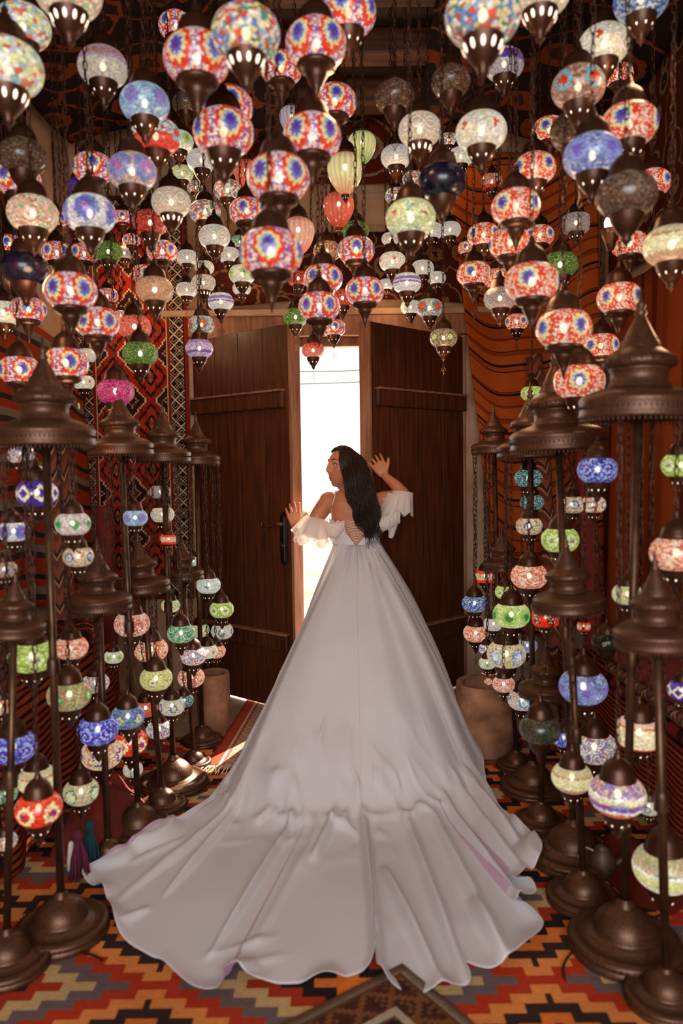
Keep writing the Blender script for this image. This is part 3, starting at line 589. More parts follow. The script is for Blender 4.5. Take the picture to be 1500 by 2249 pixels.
st('di', 'drum shaped ivory lantern with red rims', mosaic('drum_ivory', ['#f6ecb8', '#efe0a4', '#fbf4d4'], scale=14, bands=[(-.75, '#e8563c'), (-.52, None), (.34, '#e8785c'), (.46, '#f0c8b0')], strength=.9), 'drum')
st('xr', 'ribbed red tulip glass lantern', ribbed('rib_red', '#c83a28', '#e8745c', '#c02c1c', .7), 'tulip')
st('xc', 'ribbed cream tulip glass lantern with red tip', ribbed('rib_cream', '#d87458', '#efe6a8', '#e0704c', .85), 'tulip')
st('xg', 'ribbed yellow green tulip glass lantern', ribbed('rib_green', '#6a9048', '#e8e69c', '#4f9a4c', .8), 'tulip')
st('xl', 'ribbed white lavender tulip glass lantern', ribbed('rib_lavender', '#a898a8', '#d8ccd4', '#9a8a9c', .5), 'tulip')
st('xp', 'ribbed salmon pink tulip glass lantern', ribbed('rib_pink', '#c85a44', '#f0b49c', '#d84c34', .8), 'tulip')
tb = NT('bulb'); tb.p.inputs['Emission Color'].default_value = (1, .86, .62, 1); tb.p.inputs['Emission Strength'].default_value = 9; tb.p.inputs['Base Color'].default_value = (0, 0, 0, 1)
M_bulb = tb.mat; M_bulb.cycles.emission_sampling = 'NONE'
ts = NT('lit_slot'); ts.p.inputs['Emission Color'].default_value = (1, .72, .46, 1); ts.p.inputs['Emission Strength'].default_value = 1.6
M_slot = ts.mat; M_slot.cycles.emission_sampling = 'NONE'

# ---------------- lantern meshes (unit radius) ----------------
def globe_mesh(kind):
    b = MB()
    if kind == 'globe':
        pr = []
        for k in range(15):
            t = R(-57+114*k/14); pr.append((cos(t)**.8, .72*sin(t)*1.02))
        pr = [(pr[0][0]-.06, pr[0][1]-.02)]+pr+[(pr[-1][0]-.06, pr[-1][1]+.02)]
        b.lathe(pr, 36)
    elif kind == 'drum':
        b.lathe([(.55, -.66), (.8, -.62), (.92, -.5), (.96, 0), (.92, .45), (.8, .55), (.55, .6)], 36)
    else:
        pr = [(.22, -1.35), (.3, -1.2), (.55, -.95), (.82, -.5), (.98, 0), (1, .3), (.92, .62), (.72, .86), (.45, 1.0)]
        pp = crom([(r, 0, z) for r, z in pr], 22); v = MB(); b.lathe([(p.x, p.z, .035) for p in pp], 48)
    return b
def cap_mesh():
    b = MB(); b.lathe([(.58, .56), (.66, .59), (.65, .64), (.61, .67), (.615, .71), (.59, .76), (.56, .92), (.48, 1.09), (.36, 1.22), (.22, 1.33), (.14, 1.41), (.15, 1.47), (.09, 1.53), (.115, 1.60), (.06, 1.69), (0, 1.74)], 28)
    b.tube([(.07*cos(a), 0, 1.80+.07*sin(a)) for a in [2*PI*i/12 for i in range(13)]], .018, 5, cap=False); return b
def cup_mesh(tier):
    b = MB()
    if tier == 1: b.lathe([(.55, -.54), (.62, -.58), (.66, -.68), (.62, -.76), (.50, -.84), (.34, -.92), (.36, -1.0), (.30, -1.1), (.20, -1.3), (.12, -1.45), (.13, -1.5), (.07, -1.6), (.02, -1.85), (0, -1.86)], 24)
    else: b.lathe([(.55, -.54), (.60, -.58), (.58, -.64), (.56, -.70), (.52, -.86), (.42, -1.05), (.28, -1.24), (.15, -1.38), (.17, -1.46), (.12, -1.54), (.05, -1.62), (0, -1.74)], 24)
    if tier == 2:
        for i in range(11):
            a = 2*PI*i/11; M = Matrix.Rotation(a, 4, 'Z') @ Matrix.Translation((.500, 0, -.88)) @ Matrix.Rotation(R(24), 4, 'Y')
            b.ell((0, 0, 0), (.03, .062, .13), 10, 8, 1, M)
        return b
    z, r = (-1.02, .40) if not tier else (-.80, .57)
    for i in range(8):
        a = 2*PI*i/8; M = Matrix.Rotation(a, 4, 'Z') @ Matrix.Translation((r*1.02 if not tier else r, 0, z)) @ Matrix.Rotation(R(32), 4, 'Y')
        b.ell((0, 0, 0), (.03, .045, .09 if not tier else .04), 8, 6, 1, M)
    return b
def finial_mesh():
    b = MB(); W = .03
    for k, z in enumerate((-1.95, -2.08)): b.tube([(.04*cos(a), 0, z+.06*sin(a)) for a in [2*PI*i/10 for i in range(11)]], .014, 5, cap=False)
    cz = -2.45
    pts = []
    for i in range(49):
        a = 2*PI*i/48; rr = .26*(1+.28*cos(4*a)); pts.append((rr*sin(a)*.8, 0, cz+rr*cos(a)))
    b.tube(pts, W*.8, 5, cap=False)
    b.tube([(0, 0, cz-.12), (0, 0, cz+.12)], .025, 5); b.tube([(-.1, 0, cz), (.1, 0, cz)], .025, 5)
    b.tube([(.05*cos(a), 0, cz-.42+.07*sin(a)) for a in [2*PI*i/10 for i in range(11)]], .014, 5, cap=False); return b
def shared(name, mb, mats):
    o = mb.build(name, mats); me = o.data; bpy.data.objects.remove(o); return me
ME = {k: {} for k in ('globe', 'drum', 'tulip')}
ME_cap = shared('cap', cap_mesh(), [M_metal]); ME_cup = [shared('cup', cup_mesh(t), [M_metal, M_slot]) for t in (0, 1, 2)]
ME_cupd = [shared('cup', cup_mesh(t), [M_metal, M_metal]) for t in (0, 1)]
ME_fin = shared('pendant', finial_mesh(), [M_metal])
ME_bulb = shared('bulb', MB().ell((0, 0, 0), (.13, .13, .17), 12, 8), [M_bulb])
ME_link = None
def chain_mesh(L, link=.032):
    b = MB(); n = max(1, int(L/(link*.8)))
    base = [];
    for k in range(n):
        z = (k+.5)*L/n; tw = (k % 2)*PI/2+k*.15; pts = []
        h = L/n*.62; wv = .007
        for i in range(9):
            a = 2*PI*i/8; pts.append((wv*cos(a)*cos(tw), wv*cos(a)*sin(tw), z+h*sin(a)))
        b.tube(pts, .0017, 4, cap=False)
    m = max(3, int(L/.05)); b.tube([(.006*sin(k*1.1), .006*cos(k*1.3), L*k/m) for k in range(m+1)], .0018, 4, cap=False)
    return b
CH = {}
def chain_obj(a, bb, parent, name='chain'):
    a, bb = Vector(a), Vector(bb); L = (bb-a).length; q = max(.05, round(L/.05)*.05)
    if q not in CH: CH[q] = shared('chain', chain_mesh(q), [M_metal])
    o = bpy.data.objects.new(name, CH[q]); o.parent = parent; COL.objects.link(o)
    o.location = a; o.rotation_mode = 'QUATERNION'; o.rotation_quaternion = (bb-a).to_track_quat('Z', 'Y'); o.scale = (1, 1, L/q)
    return o
def child(name, me, parent, sc, rz=0, loc=(0, 0, 0)):
    o = bpy.data.objects.new(name, me); o.parent = parent; o.scale = (sc, sc, sc); o.rotation_euler = (0, 0, rz); o.location = loc
    COL.objects.link(o); return o
POLES = []; NLAN = [0]; LABELS = set(); LPOS = []
def lantern(px, py, wpx, code, where, Y=None, top=None, group='mosaic lanterns hanging from the ceiling', rmax=None):
    look, mat, kind, lit = ST[code]
    if Y is None:
        D = min(.185, .105+.0005*wpx); Y = min(4.72, D*F/wpx)
    c = P(px, py, Y); rad = wpx*Y/F/2
    rnd = random.Random(NLAN[0]*7+3); NLAN[0] += 1
    # keep glass bodies from running into one another in depth
    Y0 = Y
    for tries in range(24):
        Y = max(1.2, min(4.76, Y0+.05*((tries+1)//2)*(1 if tries % 2 else -1))); c = P(px, py, Y); rad = wpx*Y/F/2; hit = False
        for (q, r2) in LPOS:
            dz = abs(q.z-c.z); hd = math.hypot(q.x-c.x, q.y-c.y); rs = rad+r2
            if (hd < rs*1.0 and dz < rs*.75) or (hd < rs*.76 and dz < rs*1.25) or (hd < rs*.3 and dz < rs*1.8): hit = True; break
        for (ax, ay, az, ar) in POLES:
            hd = math.hypot(ax-c.x, ay-c.y)
            if c.z-rad < az+.02 and hd < rad+.022: hit = True
            if abs(c.z-az) < rad*1.2+.05 and hd < rad+ar: hit = True
        if not hit: break
    else: print('crowded', px, py)
    LPOS.append((c.copy(), rad))
    root = bpy.data.objects.new('tulip_lantern' if kind == 'tulip' else 'mosaic_lantern', None); root.empty_display_size = .05; root.location = c; COL.objects.link(root)
    if code not in ME[kind]: ME[kind][code] = shared('glass_'+kind, globe_mesh(kind), [mat])
    rz = rnd.uniform(0, 6.28)
    rz = math.atan2(-c.y, -c.x)+R(36 if rnd.random() < .5 else 8)*(1 if rnd.random() < .5 else -1)+R(rnd.uniform(-7, 7))
    child('glass_globe', ME[kind][code], root, rad, rz)
    up = 0.0
    ks = rad
    cp = child('cap', ME_cap, root, ks, rnd.uniform(0, 6)); 
    if kind == 'tulip': cp.location.z = .42*rad
    tier = 1 if (code in ('er', 'es') and rnd.random() < .75) else 0
    if (wpx >= 128 or code == 'ib') and code not in ('er', 'es', 'dc', 'bn', 'yb') and top is None: tier = 2
    dim = code in ('dc', 'dn', 'do', 'dg')
    if kind != 'tulip':
        child('cup', (ME_cupd[min(1, tier)] if dim or code in ('er', 'es') and tier else ME_cup[tier]), root, ks, rnd.uniform(0, 6))
        if not dim: child('bulb', ME_bulb, root, rad, 0, (0, 0, .02*rad))
        if wpx < 92 and rnd.random() < .55: child('filigree_pendant', ME_fin, root, rad*.8, rnd.uniform(-.7, .7), (0, 0, -.28*rad))
    else:
        child('cup', ME_cup[0], root, ks*.45, 0, (0, 0, -1.05*rad)); child('bulb', ME_bulb, root, rad, 0, (0, 0, .3*rad))
    zt = rad*1.84+(.42*rad if kind == 'tulip' else 0)
    if top is None: t = Vector((0, 0, ZC-.02-c.z))
    else:
        ctr, zc, rc = top; d = Vector((c.x-ctr.x, c.y-ctr.y, 0))
        if d.length > rc*.93: d = d.normalized()*rc*.93
        t = Vector((ctr.x+d.x-c.x, ctr.y+d.y-c.y, zc-c.z))
    if t.z > zt+.03: chain_obj((0, 0, zt), t, root)
    if top is None and NLAN[0] % 5 == 0 and lit:
        pl = bpy.data.lights.new('lantern_fill_light', 'POINT'); pl.energy = 1.6; pl.color = (1, .62, .32); pl.shadow_soft_size = .05  # added warm fill light under some ceiling lanterns, brightens the room
        po = bpy.data.objects.new('lantern_fill_light', pl); po.parent = root; po.location = (0, 0, -2.6*rad); COL.objects.link(po)
    lab = look+' '+where
    n = len(lab.split())
    assert 4 <= n <= 16, (n, lab)
    assert lab not in LABELS, lab
    LABELS.add(lab); root['label'] = lab; root['category'] = 'lantern'; root['group'] = group
    return root
TOP = '''
50 60 115 cp|in the far top left corner
15 150 150 cp|with lit cup, cropped by the upper left edge
150 -18 140 wf|cropped by the top edge, left part
226 148 104 ob|high at upper left, alone
318 228 104 pl|with purple patch behind a red cap, upper left
387 58 74 er|half hidden behind the big upper left one
432 130 140 er|largest of the upper left pair
408 228 58 dc|tucked below the big upper left red one
342 300 104 rw|at upper left under the pale blue one
393 312 62 wg|peeking out right of the red starred lantern
50 345 100 dc|near the left edge, upper part
205 370 86 er|left of the lavender star lantern
290 378 104 lv|in the upper left cluster
170 408 44 vc|small, behind the upper left cluster
72 470 106 wf|at left above the unlit navy lantern
197 470 110 wp|hanging in the left cluster
376 445 84 ib|right of the ruby crackle lantern
400 382 48 lf|small, above the ivory braided lantern at left
491 292 130 er|large, left of top centre
500 236 108 er|directly above the large left centre one
540 75 145 cf|big and out of focus near the top centre
443 353 64 wh|behind the cap left of top centre
40 395 95 er|behind the unlit brown lantern, left edge
694 98 130 er|large, beside the top centre confetti lantern
765 30 118 er|cropped at the top, right of centre
618 152 88 er|behind the cup of the confetti lantern
735 225 94 er|high centre, above the tulip lanterns
640 262 50 xl|high centre left
685 302 125 er|large, right above the cream tulip lantern
540 382 54 xr|highest of the red tulips, left
612 392 134 er|large, centre, left of cream tulip lantern
795 322 58 xg|hanging high right of centre
758 378 74 xc|in the upper centre
744 458 64 xr|directly below the cream tulip lantern
655 515 68 xp|in the centre cluster
595 555 138 er|largest of the lower centre cluster
543 465 78 er|partly hidden left of the centre cluster
866 213 86 dc|right of top centre under the beam
922 286 92 ib|with lit cup slots, right of centre
870 345 66 wh|right of the green tulip lantern
1057 290 108 wr|large, upper right centre
990 180 84 dc|beside the other unlit one, upper right centre
971 400 104 dn|right of the centre, among lit ones
1012 345 54 wr|half hidden left of the large red flowered one
985 308 40 cf|small, behind the braided lantern right of centre
1060 35 160 cf|largest of all, cropped at the top right
1107 142 84 pb|high right beside the largest confetti lantern
1186 -18 130 ib|with four lit slots cropped by top edge
1326 100 106 wr|high at the upper right
1408 0 112 bm|large, cropped by the top edge at right
1270 192 112 rb|at the upper right
1358 165 62 es|behind the high white flowered lantern, right
1381 275 120 es|large, near the upper right edge
1207 288 76 es|left of the unlit lantern at upper right
1262 288 104 dc|above the periwinkle lantern at upper right
1301 343 122 pw|in the upper right cluster
1174 371 90 es|left of the periwinkle lantern
1432 402 78 es|right edge, beside the big unlit one
1080 400 46 dr|in the right cluster
1133 455 104 es|in the right cluster behind two chains
1376 430 128 dc|biggest unlit one, near the right edge
902 480 108 lf|large, above the small white ones right of centre
869 430 46 cf|small, left above the large lime flower lantern
907 394 46 cf|small, left of the unlit navy lantern at right
1062 517 70 es|left of the bright one, upper right cluster
1120 535 90 es|with bright white glare, right cluster
1185 518 62 es|seen edge on behind the right cluster
1265 490 60 ds|in the right cluster
1383 537 76 es|under the biggest unlit lantern at right
1475 540 118 iy|cropped by the right edge, upper half
1026 545 40 es|smallest, beside the orange kilim's upper edge
1041 602 74 es|in front of the orange kilim's edge
1168 620 116 es|large with two eyes, right cluster
1092 612 60 es|squeezed behind the two eyed one, right
1098 656 70 cc|before the orange kilim
1230 582 76 gc|in the right cluster
1360 655 94 es|by the right wall with one bright eye
1135 707 50 es|small, lowest before the orange kilim
1238 722 118 es|large one with pale blue eye, right
1319 760 78 es|right above the canopied floor lamps
1272 838 110 es|lowest of the right cluster
1168 864 48 gf|small, at the orange kilim beside a canopy
862 575 58 wr|small, right of the centre cluster
894 622 62 lb|above the right door leaf
848 625 34 wh|tiny, between the white flowered ones right of centre
928 590 50 wb|over the right end of the lintel
959 611 40 wb|smallest of the white ones right of centre
902 675 44 wb|lowest, half hidden right of the opening
943 677 58 mr|over the right door leaf
974 743 60 kd|lowest before the right door leaf
988 505 48 wh|right of the large lime flower lantern
948 508 50 wb|under the unlit navy lantern's cup
857 525 38 wb|left below the lime flower lantern
801 640 84 er|right above the door opening
782 550 80 er|right centre, below the red tulip lantern
781 508 58 gc|behind an eyed one near the centre
701 674 90 er|right in front of the door lintel
710 612 84 er|directly above the lintel one, centre
733 720 52 er|lowest of the eyed ones, centre
649 697 54 gc|at the left corner of the door opening
688 770 50 rc|lowest of all, in the bright door opening
752 655 54 rc|between two eyed ones above the opening
718 552 60 am|in the centre cluster
655 612 48 rc|behind the lower centre cluster
450 466 66 cf|above the white braided one, left of centre
471 520 68 wb|largest of the white ones, left of centre
411 566 46 wb|upper left one by the geometric carpet
430 412 38 cf|tiny, left of the tulip lanterns
500 418 60 cf|left of the upper red tulip lantern
527 532 40 gd|small, beside the centre cluster
503 561 48 wb|under the small green diamond lantern
449 588 42 wb|hidden behind a chain left of centre
532 603 58 wg|left of the centre cluster
447 622 52 ib|above the left door leaf, small
410 637 46 wb|lower left one by the geometric carpet
485 663 56 lb|above the left door leaf
531 634 40 wh|behind the pale green flowered one
443 714 58 mr|above the left door leaf
438 766 60 pc|in front of the left door leaf's top
270 478 42 er|small, behind the violet flowered one, left
330 490 74 rc|in the left cluster
356 553 66 er|before the geometric carpet, upper
238 553 60 gc|upper of the two in the left cluster
289 528 38 er|tiny, left of the carpet, upper
273 556 40 cc|small, in the left cluster
340 637 80 ac|before the geometric carpet
322 604 60 er|behind the amber crackle lantern
125 555 64 er|between the two left blue lanterns
185 557 60 er|left of the upper green crackle lantern
22 537 56 er|at the left edge, middle height
55 590 98 dn|near the left edge
155 640 112 er|large with two eyes, left cluster
236 650 46 er|right behind the large two eyed one, left
214 709 96 er|with one bright eye, left cluster
62 680 76 er|behind the white flowered one, left edge
8 688 74 wr|cropped by the left edge
295 718 72 oc|before the geometric carpet
308 777 76 gc|lower of the two, above the magenta one
254 860 80 mc|lowest of the left cluster
145 798 98 er|above the big left canopy, right side
43 813 88 er|above the big left canopy, left side
184 840 46 wr|small, behind the big left canopy's dome
188 781 46 wh|small, right behind a left eyed one
10 486 52 co|at the left edge, upper middle
265 693 32 er|tiny, beside the orange red crackle lantern
157 892 36 gf|small, right of the big left canopy's dome
122 482 50 er|half hidden behind the pink flowered one, left
'''
for ln in TOP.strip().split('\n'):
    a, wh = ln.split('|'); x, y, w_, cd = a.split(); lantern(float(x), float(y), float(w_), cd, wh)

rb_ = empty('bare_bulb_pendant', P(1341, 505, 2.7)); MB().lathe([(0, -.075), (.012, -.07), (.02, -.045), (.03, -.02), (.034, 0), (.03, .004)], 20).build('socket', M_metal, rb_)
MB().ell((0, 0, .022), (.021, .021, .028), 16, 10).build('lit_bulb', M_bulb, rb_); chain_obj((.03, 0, 0), (.03, 0, ZC-.02-rb_.location.z), rb_)
tag(rb_, 'bare white bulb in a small dark cup, hanging left of the yellow banded lantern', 'light bulb')

# ---------------- canopied floor lamp stands ----------------
def canopy_mesh():
    b = MB(); b.lathe([(.90, -.28), (.97, -.28), (1.0, -.24), (.985, -.20), (.985, -.02), (1.0, .02), (.985, .06), (.93, .12), (.80, .18), (.62, .24), (.52, .27)], 64)
    b.lathe([(.90, -.28), (.3, .0), (.1, .02)], 32)
    return b
def dome_mesh():
    b = MB(); b.lathe([(.52, .26), (.50, .32), (.47, .34), (.47, .52), (.50, .55), (.50, .58)], 40)
    b.lathe([(.50, .58), (.585, .62, .03), (.60, .70, .02), (.56, .78, .02), (.44, .86, .02), (.36, .92)], 56)
    b.lathe([(.36, .92), (.33, 1.0, .015), (.24, 1.16, .015), (.15, 1.34, .015), (.08, 1.48)], 32)
    b.lathe([(.08, 1.48), (.11, 1.54), (.06, 1.60), (.09, 1.66), (.04, 1.74), (.02, 1.95), (0, 1.96)], 16)
    for i in range(20):
        a = 2*PI*i/20; b.ell((.602*cos(a), .602*sin(a), .70), (.018, .018, .03), 6, 4, 1)
    for i in range(12):
        a = 2*PI*i/12; b.ell((.285*cos(a), .285*sin(a), 1.09), (.014, .014, .028), 6, 4, 1)
    return b
def fringe_mesh():
    b = MB()
    for i in range(72):
        a = 2*PI*i/72; b.ell((.955*cos(a), .955*sin(a), -.31), (.022, .022, .035), 5, 4)
        b.ell((.992*cos(a), .992*sin(a), -.10), (.012, .012, .035), 5, 4, 1)
    return b
def base_mesh():
    b = MB(); b.lathe([(0, 0), (.96, 0), (1, .02), (1, .12), (.97, .16)], 64)
    b.lathe([(.97, .16), (1.0, .20, .022), (.975, .27, .024), (.91, .31, .022), (.86, .31)], 120)
    b.lathe([(.86, .31), (.80, .295), (.70, .30), (.64, .34), (.62, .37), (.57, .37), (.55, .42)], 48)
    b.lathe([(.55, .42), (.54, .46, .035), (.52, .53, .035), (.46, .64, .035), (.36, .74, .035), (.24, .82, .035), (.18, .85)], 84)
    b.lathe([(.18, .85), (.15, .87), (.16, .92), (.10, .95), (.10, 1.0)], 24); return b
ME_can = shared('canopy', canopy_mesh(), [M_metal2]); ME_dome = shared('dome', dome_mesh(), [M_metal2, M_dark])
ME_fri = shared('fringe', fringe_mesh(), [M_metal2, M_dark]); ME_base = shared('base', base_mesh(), [M_metal2])
STANDS = {}
def stand(key, bx, by, bR, cx, cy, cR, label, n_ch=5):
    q = G(bx, by+bR*.22); rb = bR*(q-CM.translation).dot(ray(750, 1124.5))/F
    zc = P(cx, cy, q.y).z; rc = cR*q.y/F
    xt = P(cx, cy, q.y).x
    root = empty('canopied_floor_lamp', (q.x, q.y, 0))
    child('base', ME_base, root, rb)
    # poles lean by a hair, as in the photo
    top = Vector((xt-q.x, 0, zc)); lean = top*1.0
    if abs(lean.x) > .06: lean.x = .06*(1 if lean.x > 0 else -1)
    z0 = rb*.9
    pm = MB(); pm.tube([(0, 0, z0), (lean.x, 0, zc+.02)], .0125 if cR*q.y/F > .1 else .011, 14)
    pm.lathe([(.02, -.02), (.02, .02), (.016, .03), (.0125, .035)], 14, 0, Matrix.Translation((lean.x*.5, 0, (z0+zc)/2)))
    pm.build('pole', M_pole, root)
    tilt = math.atan2(lean.x, zc)
    cn = child('canopy', ME_can, root, rc, 0, (lean.x, 0, zc)); cn.rotation_euler = (0, tilt, 0)
    child('dome', ME_dome, cn, 1.0); child('perforated_rim', ME_fri, cn, 1.0)
    tag(root, label, 'floor lamp', 'canopied lamp stands')
    STANDS[key] = (Vector((q.x+lean.x, q.y, 0)), zc-.25*rc, rc)
    POLES.append((q.x+lean.x*.5, q.y, zc, rc))
    return root
stand('a', 137, 2030, 100, 100, 950, 106, 'tall canopied lamp stand nearest at the left')
stand('b', 305, 1815, 74, 265, 980, 71, 'tall canopied lamp stand second from the front at left')
stand('c', 382, 1712, 73, 359, 998, 60, 'tall canopied lamp stand third at left, base in full sunlight')
stand('d', 444, 1622, 44, 432, 1006, 52, 'tall canopied lamp stand farthest at left beside the stone mortar')
stand('e', 18, 2105, 92, 32, 1375, 66, 'short canopied lamp stand cropped by the lower left edge')
stand('f', 238, 1872, 48, 217, 1318, 72, 'short canopied lamp stand at left just behind the dress tip')
stand('g', 356, 1765, 54, 306, 1282, 62, 'short canopied lamp stand between the tall left ones')
stand('h', 426, 1672, 38, 402, 1258, 46, 'short canopied lamp stand farthest back at left, with sunlit base')
stand('m', 1372, 2062, 120, 1402, 885, 126, 'tall canopied lamp stand nearest at the right')
stand('n', 1258, 1870, 96, 1208, 960, 104, 'tall canopied lamp stand second from the front at right')
stand('o', 1170, 1722, 70, 1165, 985, 74, 'tall canopied lamp stand third from the front at right')
stand('p', 1100, 1628, 46, 1085, 982, 50, 'tall canopied lamp stand farthest at right near the clay pot')
stand('q', 1462, 2185, 88, 1442, 1390, 94, 'short canopied lamp stand cropped by the lower right edge')
stand('r', 1280, 1965, 78, 1248, 1318, 78, 'short canopied lamp stand at right beside the dress hem')
stand('s', 1188, 1800, 58, 1196, 1512, 58, 'lowest canopied lamp stand at right, partly behind others')
stand('t', 1134, 1678, 44, 1103, 1238, 46, 'short canopied lamp stand farthest back at right')
FL = '''
46 998 58 wm a .12|just under the nearest left canopy
82 1083 88 pd a 0|below the nearest left canopy
160 1150 76 gp a .05|right of the nearest left pole
172 1222 66 cb a .14|low right of the nearest left pole
30 1167 66 wp a .1|at the left edge, mid height
10 1250 54 rb a .05|cropped at left edge, mid height
297 1137 54 pl b .0|small, under the second left canopy
357 1130 52 ib c .0|small, under the third left canopy
352 1080 46 cc c .08|under the third left canopy
370 1184 34 dq c .0|tiny, under the third left canopy
425 1232 32 wt d .06|tiny, behind the far left pole
458 1285 54 wt d -.04|before the left door leaf
487 1338 54 gf d 0|rightmost before the left door leaf
488 1386 50 wv d .02|rightmost left lamp, under a lime one
290 1370 78 cs b -.05|under the short left canopy
398 1390 62 gd c -.05|beside the sunlit white ones
438 1384 44 lf d .02|with sunlit top, left of the door
425 1440 58 wm c -.02|with sunlit top, left of the door
456 1430 46 wr d .0|with sunlit top, left of the door
420 1488 60 co d -.15|low, just above the stone mortar
474 1430 44 co d .08|half hidden, before the left door leaf
332 1427 74 co c -.18|left of the green diamond lantern
343 1490 72 yd g -.02|middle of the left group
70 1440 102 gf a -.05|large, below the lower left canopy
157 1422 72 co a .25|right of the large lime one at left
152 1525 96 og a .1|left, below the coral one
210 1500 60 wm b .02|behind the olive lantern at left
250 1442 42 wg b .1|small, in the left group
281 1573 74 by b -.08|in the lower left group
215 1602 90 bl b -.22|large, in the lower left group
320 1555 54 oc b .08|behind the blue and yellow one, left
378 1550 58 wv c -.1|in the lower left group
405 1538 42 tl c .02|small, at the left beside multicoloured ones
350 1600 60 wm c -.08|low beside a left pole
285 1630 78 rf b -.05|below the blue and yellow one
224 1655 92 cfp b -.15|below the deep blue one
30 1640 98 bl a -.15|cropped by the left edge
80 1710 86 iy a .02|at lower left above a bright red one
178 1738 78 cg a .28|lower left, before the red cloth
85 1775 102 rf a -.08|lowest large one at lower left
12 1745 52 gd e .05|cropped by the lower left edge
2 1550 54 co e .12|cropped by the left edge, low
12 1847 52 cf e .03|lowest, cropped by the left edge
375 1330 42 lf c .05|small, behind the left bars
45 1335 32 tl a .2|tiny, behind the left short dome
292 1690 44 wb b .2|small, low between the left poles
1160 1050 60 tl o .05|upper, under the right tall canopies
1168 1103 52 tl o .08|lower, under the right tall canopies
1162 1155 58 cb o .03|lowest of three under the right canopies
1230 1185 82 gf n .05|right of centre, above a short dome
1312 1032 86 bp n -.08|between the two front right stands
1255 1108 58 cb n .1|left of a matching one, right side
1303 1108 54 cfp n .06|directly under the blue one at right
1492 1022 76 gf m .0|cropped by the right edge
1065 1265 44 dq p .04|nearest the right door leaf
1162 1265 80 co o -.05|large, right of the red drum
1042 1325 56 bm p .0|beside the right door leaf
1110 1300 46 gf o .1|small, above the green starred one
1123 1350 82 gs o -.05|on the right side
1084 1370 44 wh p -.04|left of the green starred lantern
1045 1390 56 co p -.02|by the right door frame
1198 1355 60 db r .05|under the right short canopy
1112 1436 86 bb o -.1|below the green starred lantern
1068 1425 34 lb p -.02|tiny, left of the cream one at right
1158 1418 44 pl o .05|small, right of the cream ringed one
1070 1456 38 wg p -.06|tiny, near the right clay pot
1075 1490 44 co p .0|small, above the clay pot
1106 1502 50 cs o .02|right of the clay pot
1147 1536 66 wc o -.03|at right below the cream ones
1281 1508 106 pw n -.05|large, lower right group
1186 1600 92 do r .25|beside the right clay pot
1238 1620 54 bl n .1|half hidden behind the olive one at right
1305 1640 98 wm n -.08|in the lower right group
1403 1608 98 di m .1|in the lower right group
1256 1707 90 iy r .0|lower right, close to the dress
1356 1745 124 bn m -.12|at lower right
1425 1770 52 wv m .1|peeking out behind the banded one
1458 1905 136 yb q .12|lowest, cropped by the right edge
1485 1215 112 co m -.05|cropped by the right edge, mid height
1378 1305 66 lf m .15|behind the thick right pole
1500 1515 66 pd m .1|cropped by the right edge, low
1332 1410 64 dg n .15|behind the right stands
1282 1375 30 dq n .25|tiny, behind the right stands
'''
for ln in FL.strip().split('\n'):
    a, wh = ln.split('|'); x, y, w_, cd, k, dy = a.split(); tp = STANDS[k]
    if tp[1] < P(float(x), float(y), tp[0].y).z: print('above canopy', ln)
    lantern(float(x), float(y), float(w_), cd, wh, Y=tp[0].y+float(dy), top=tp, group='lanterns hung on the canopied lamp stands')
# ---------------- the woman ----------------
def skin_mat():
    t = NT('skin'); f = t.noise(14, t.coord(), 3)[0]
    t.base(t.ramp(f, [(.3, '#a8623f'), (.7, '#b9734d')], False)[0], .48, 0, .4)
    t.p.inputs['Subsurface Weight'].default_value = .12; t.p.inputs['Subsurface Radius'].default_value = (.02, .008, .004); t.p.inputs['Subsurface Scale'].default_value = .4
    return t.mat
M_skin = skin_mat()
DY = 4.25
def Q(px, py, dy=0.0): return P(px, py, DY+dy)
body = MB()
# torso: stacked elliptical rings (leaning very slightly), upper body turned a little to the left
def ring_tube(b, rows, n=28):
    v = []; f = []
    for (c, rx, ry, rz) in rows:
        for i in range(n):
            a = 2*PI*i/n; x = rx*math.copysign(abs(cos(a))**.85, cos(a)); y = ry*math.copysign(abs(sin(a))**.85, sin(a))
            v.append((c[0]+x*cos(rz)-y*sin(rz), c[1]+x*sin(rz)+y*cos(rz), c[2]))
    m = len(rows)
    for k in range(m-1):
        for i in range(n): j = (i+1) % n; f.append((k*n+i, k*n+j, (k+1)*n+j, (k+1)*n+i))
    f.append(tuple(range(n))[::-1]); f.append(tuple((m-1)*n+i for i in range(n)))
    return b.add(v, f)
SH = Q(782, 1098)                      # upper back centre
WA = Q(782, 1188)                      # waist centre
zz = lambda py: Q(782, py).z
xw = WA.x
rows = [((xw, DY+.01, .02+.5), .13, .10, 0), ((xw, DY, .72), .165, .125, 0), ((xw, DY, .86), .17, .13, 0), ((xw, DY, .97), .14, .11, 0), ((xw, DY, 1.06), .118, .09, .05),
        ((xw, DY, 1.14), .130, .095, .05), ((xw+.002, DY, 1.22), .147, .098, .06), ((xw, DY+.003, 1.275), .155, .088, .06), ((xw-.002, DY+.003, 1.315), .140, .07, .06), ((xw-.01, DY+.004, 1.345), .085, .055, .05), ((xw-.02, DY, 1.375), .05, .05, 0)]
ring_tube(body, rows)
body.tube([(xw-.02, DY, 1.33), (xw-.035, DY-.002, 1.39), (xw-.05, DY-.005, 1.45)], [.056, .048, .047], 16)
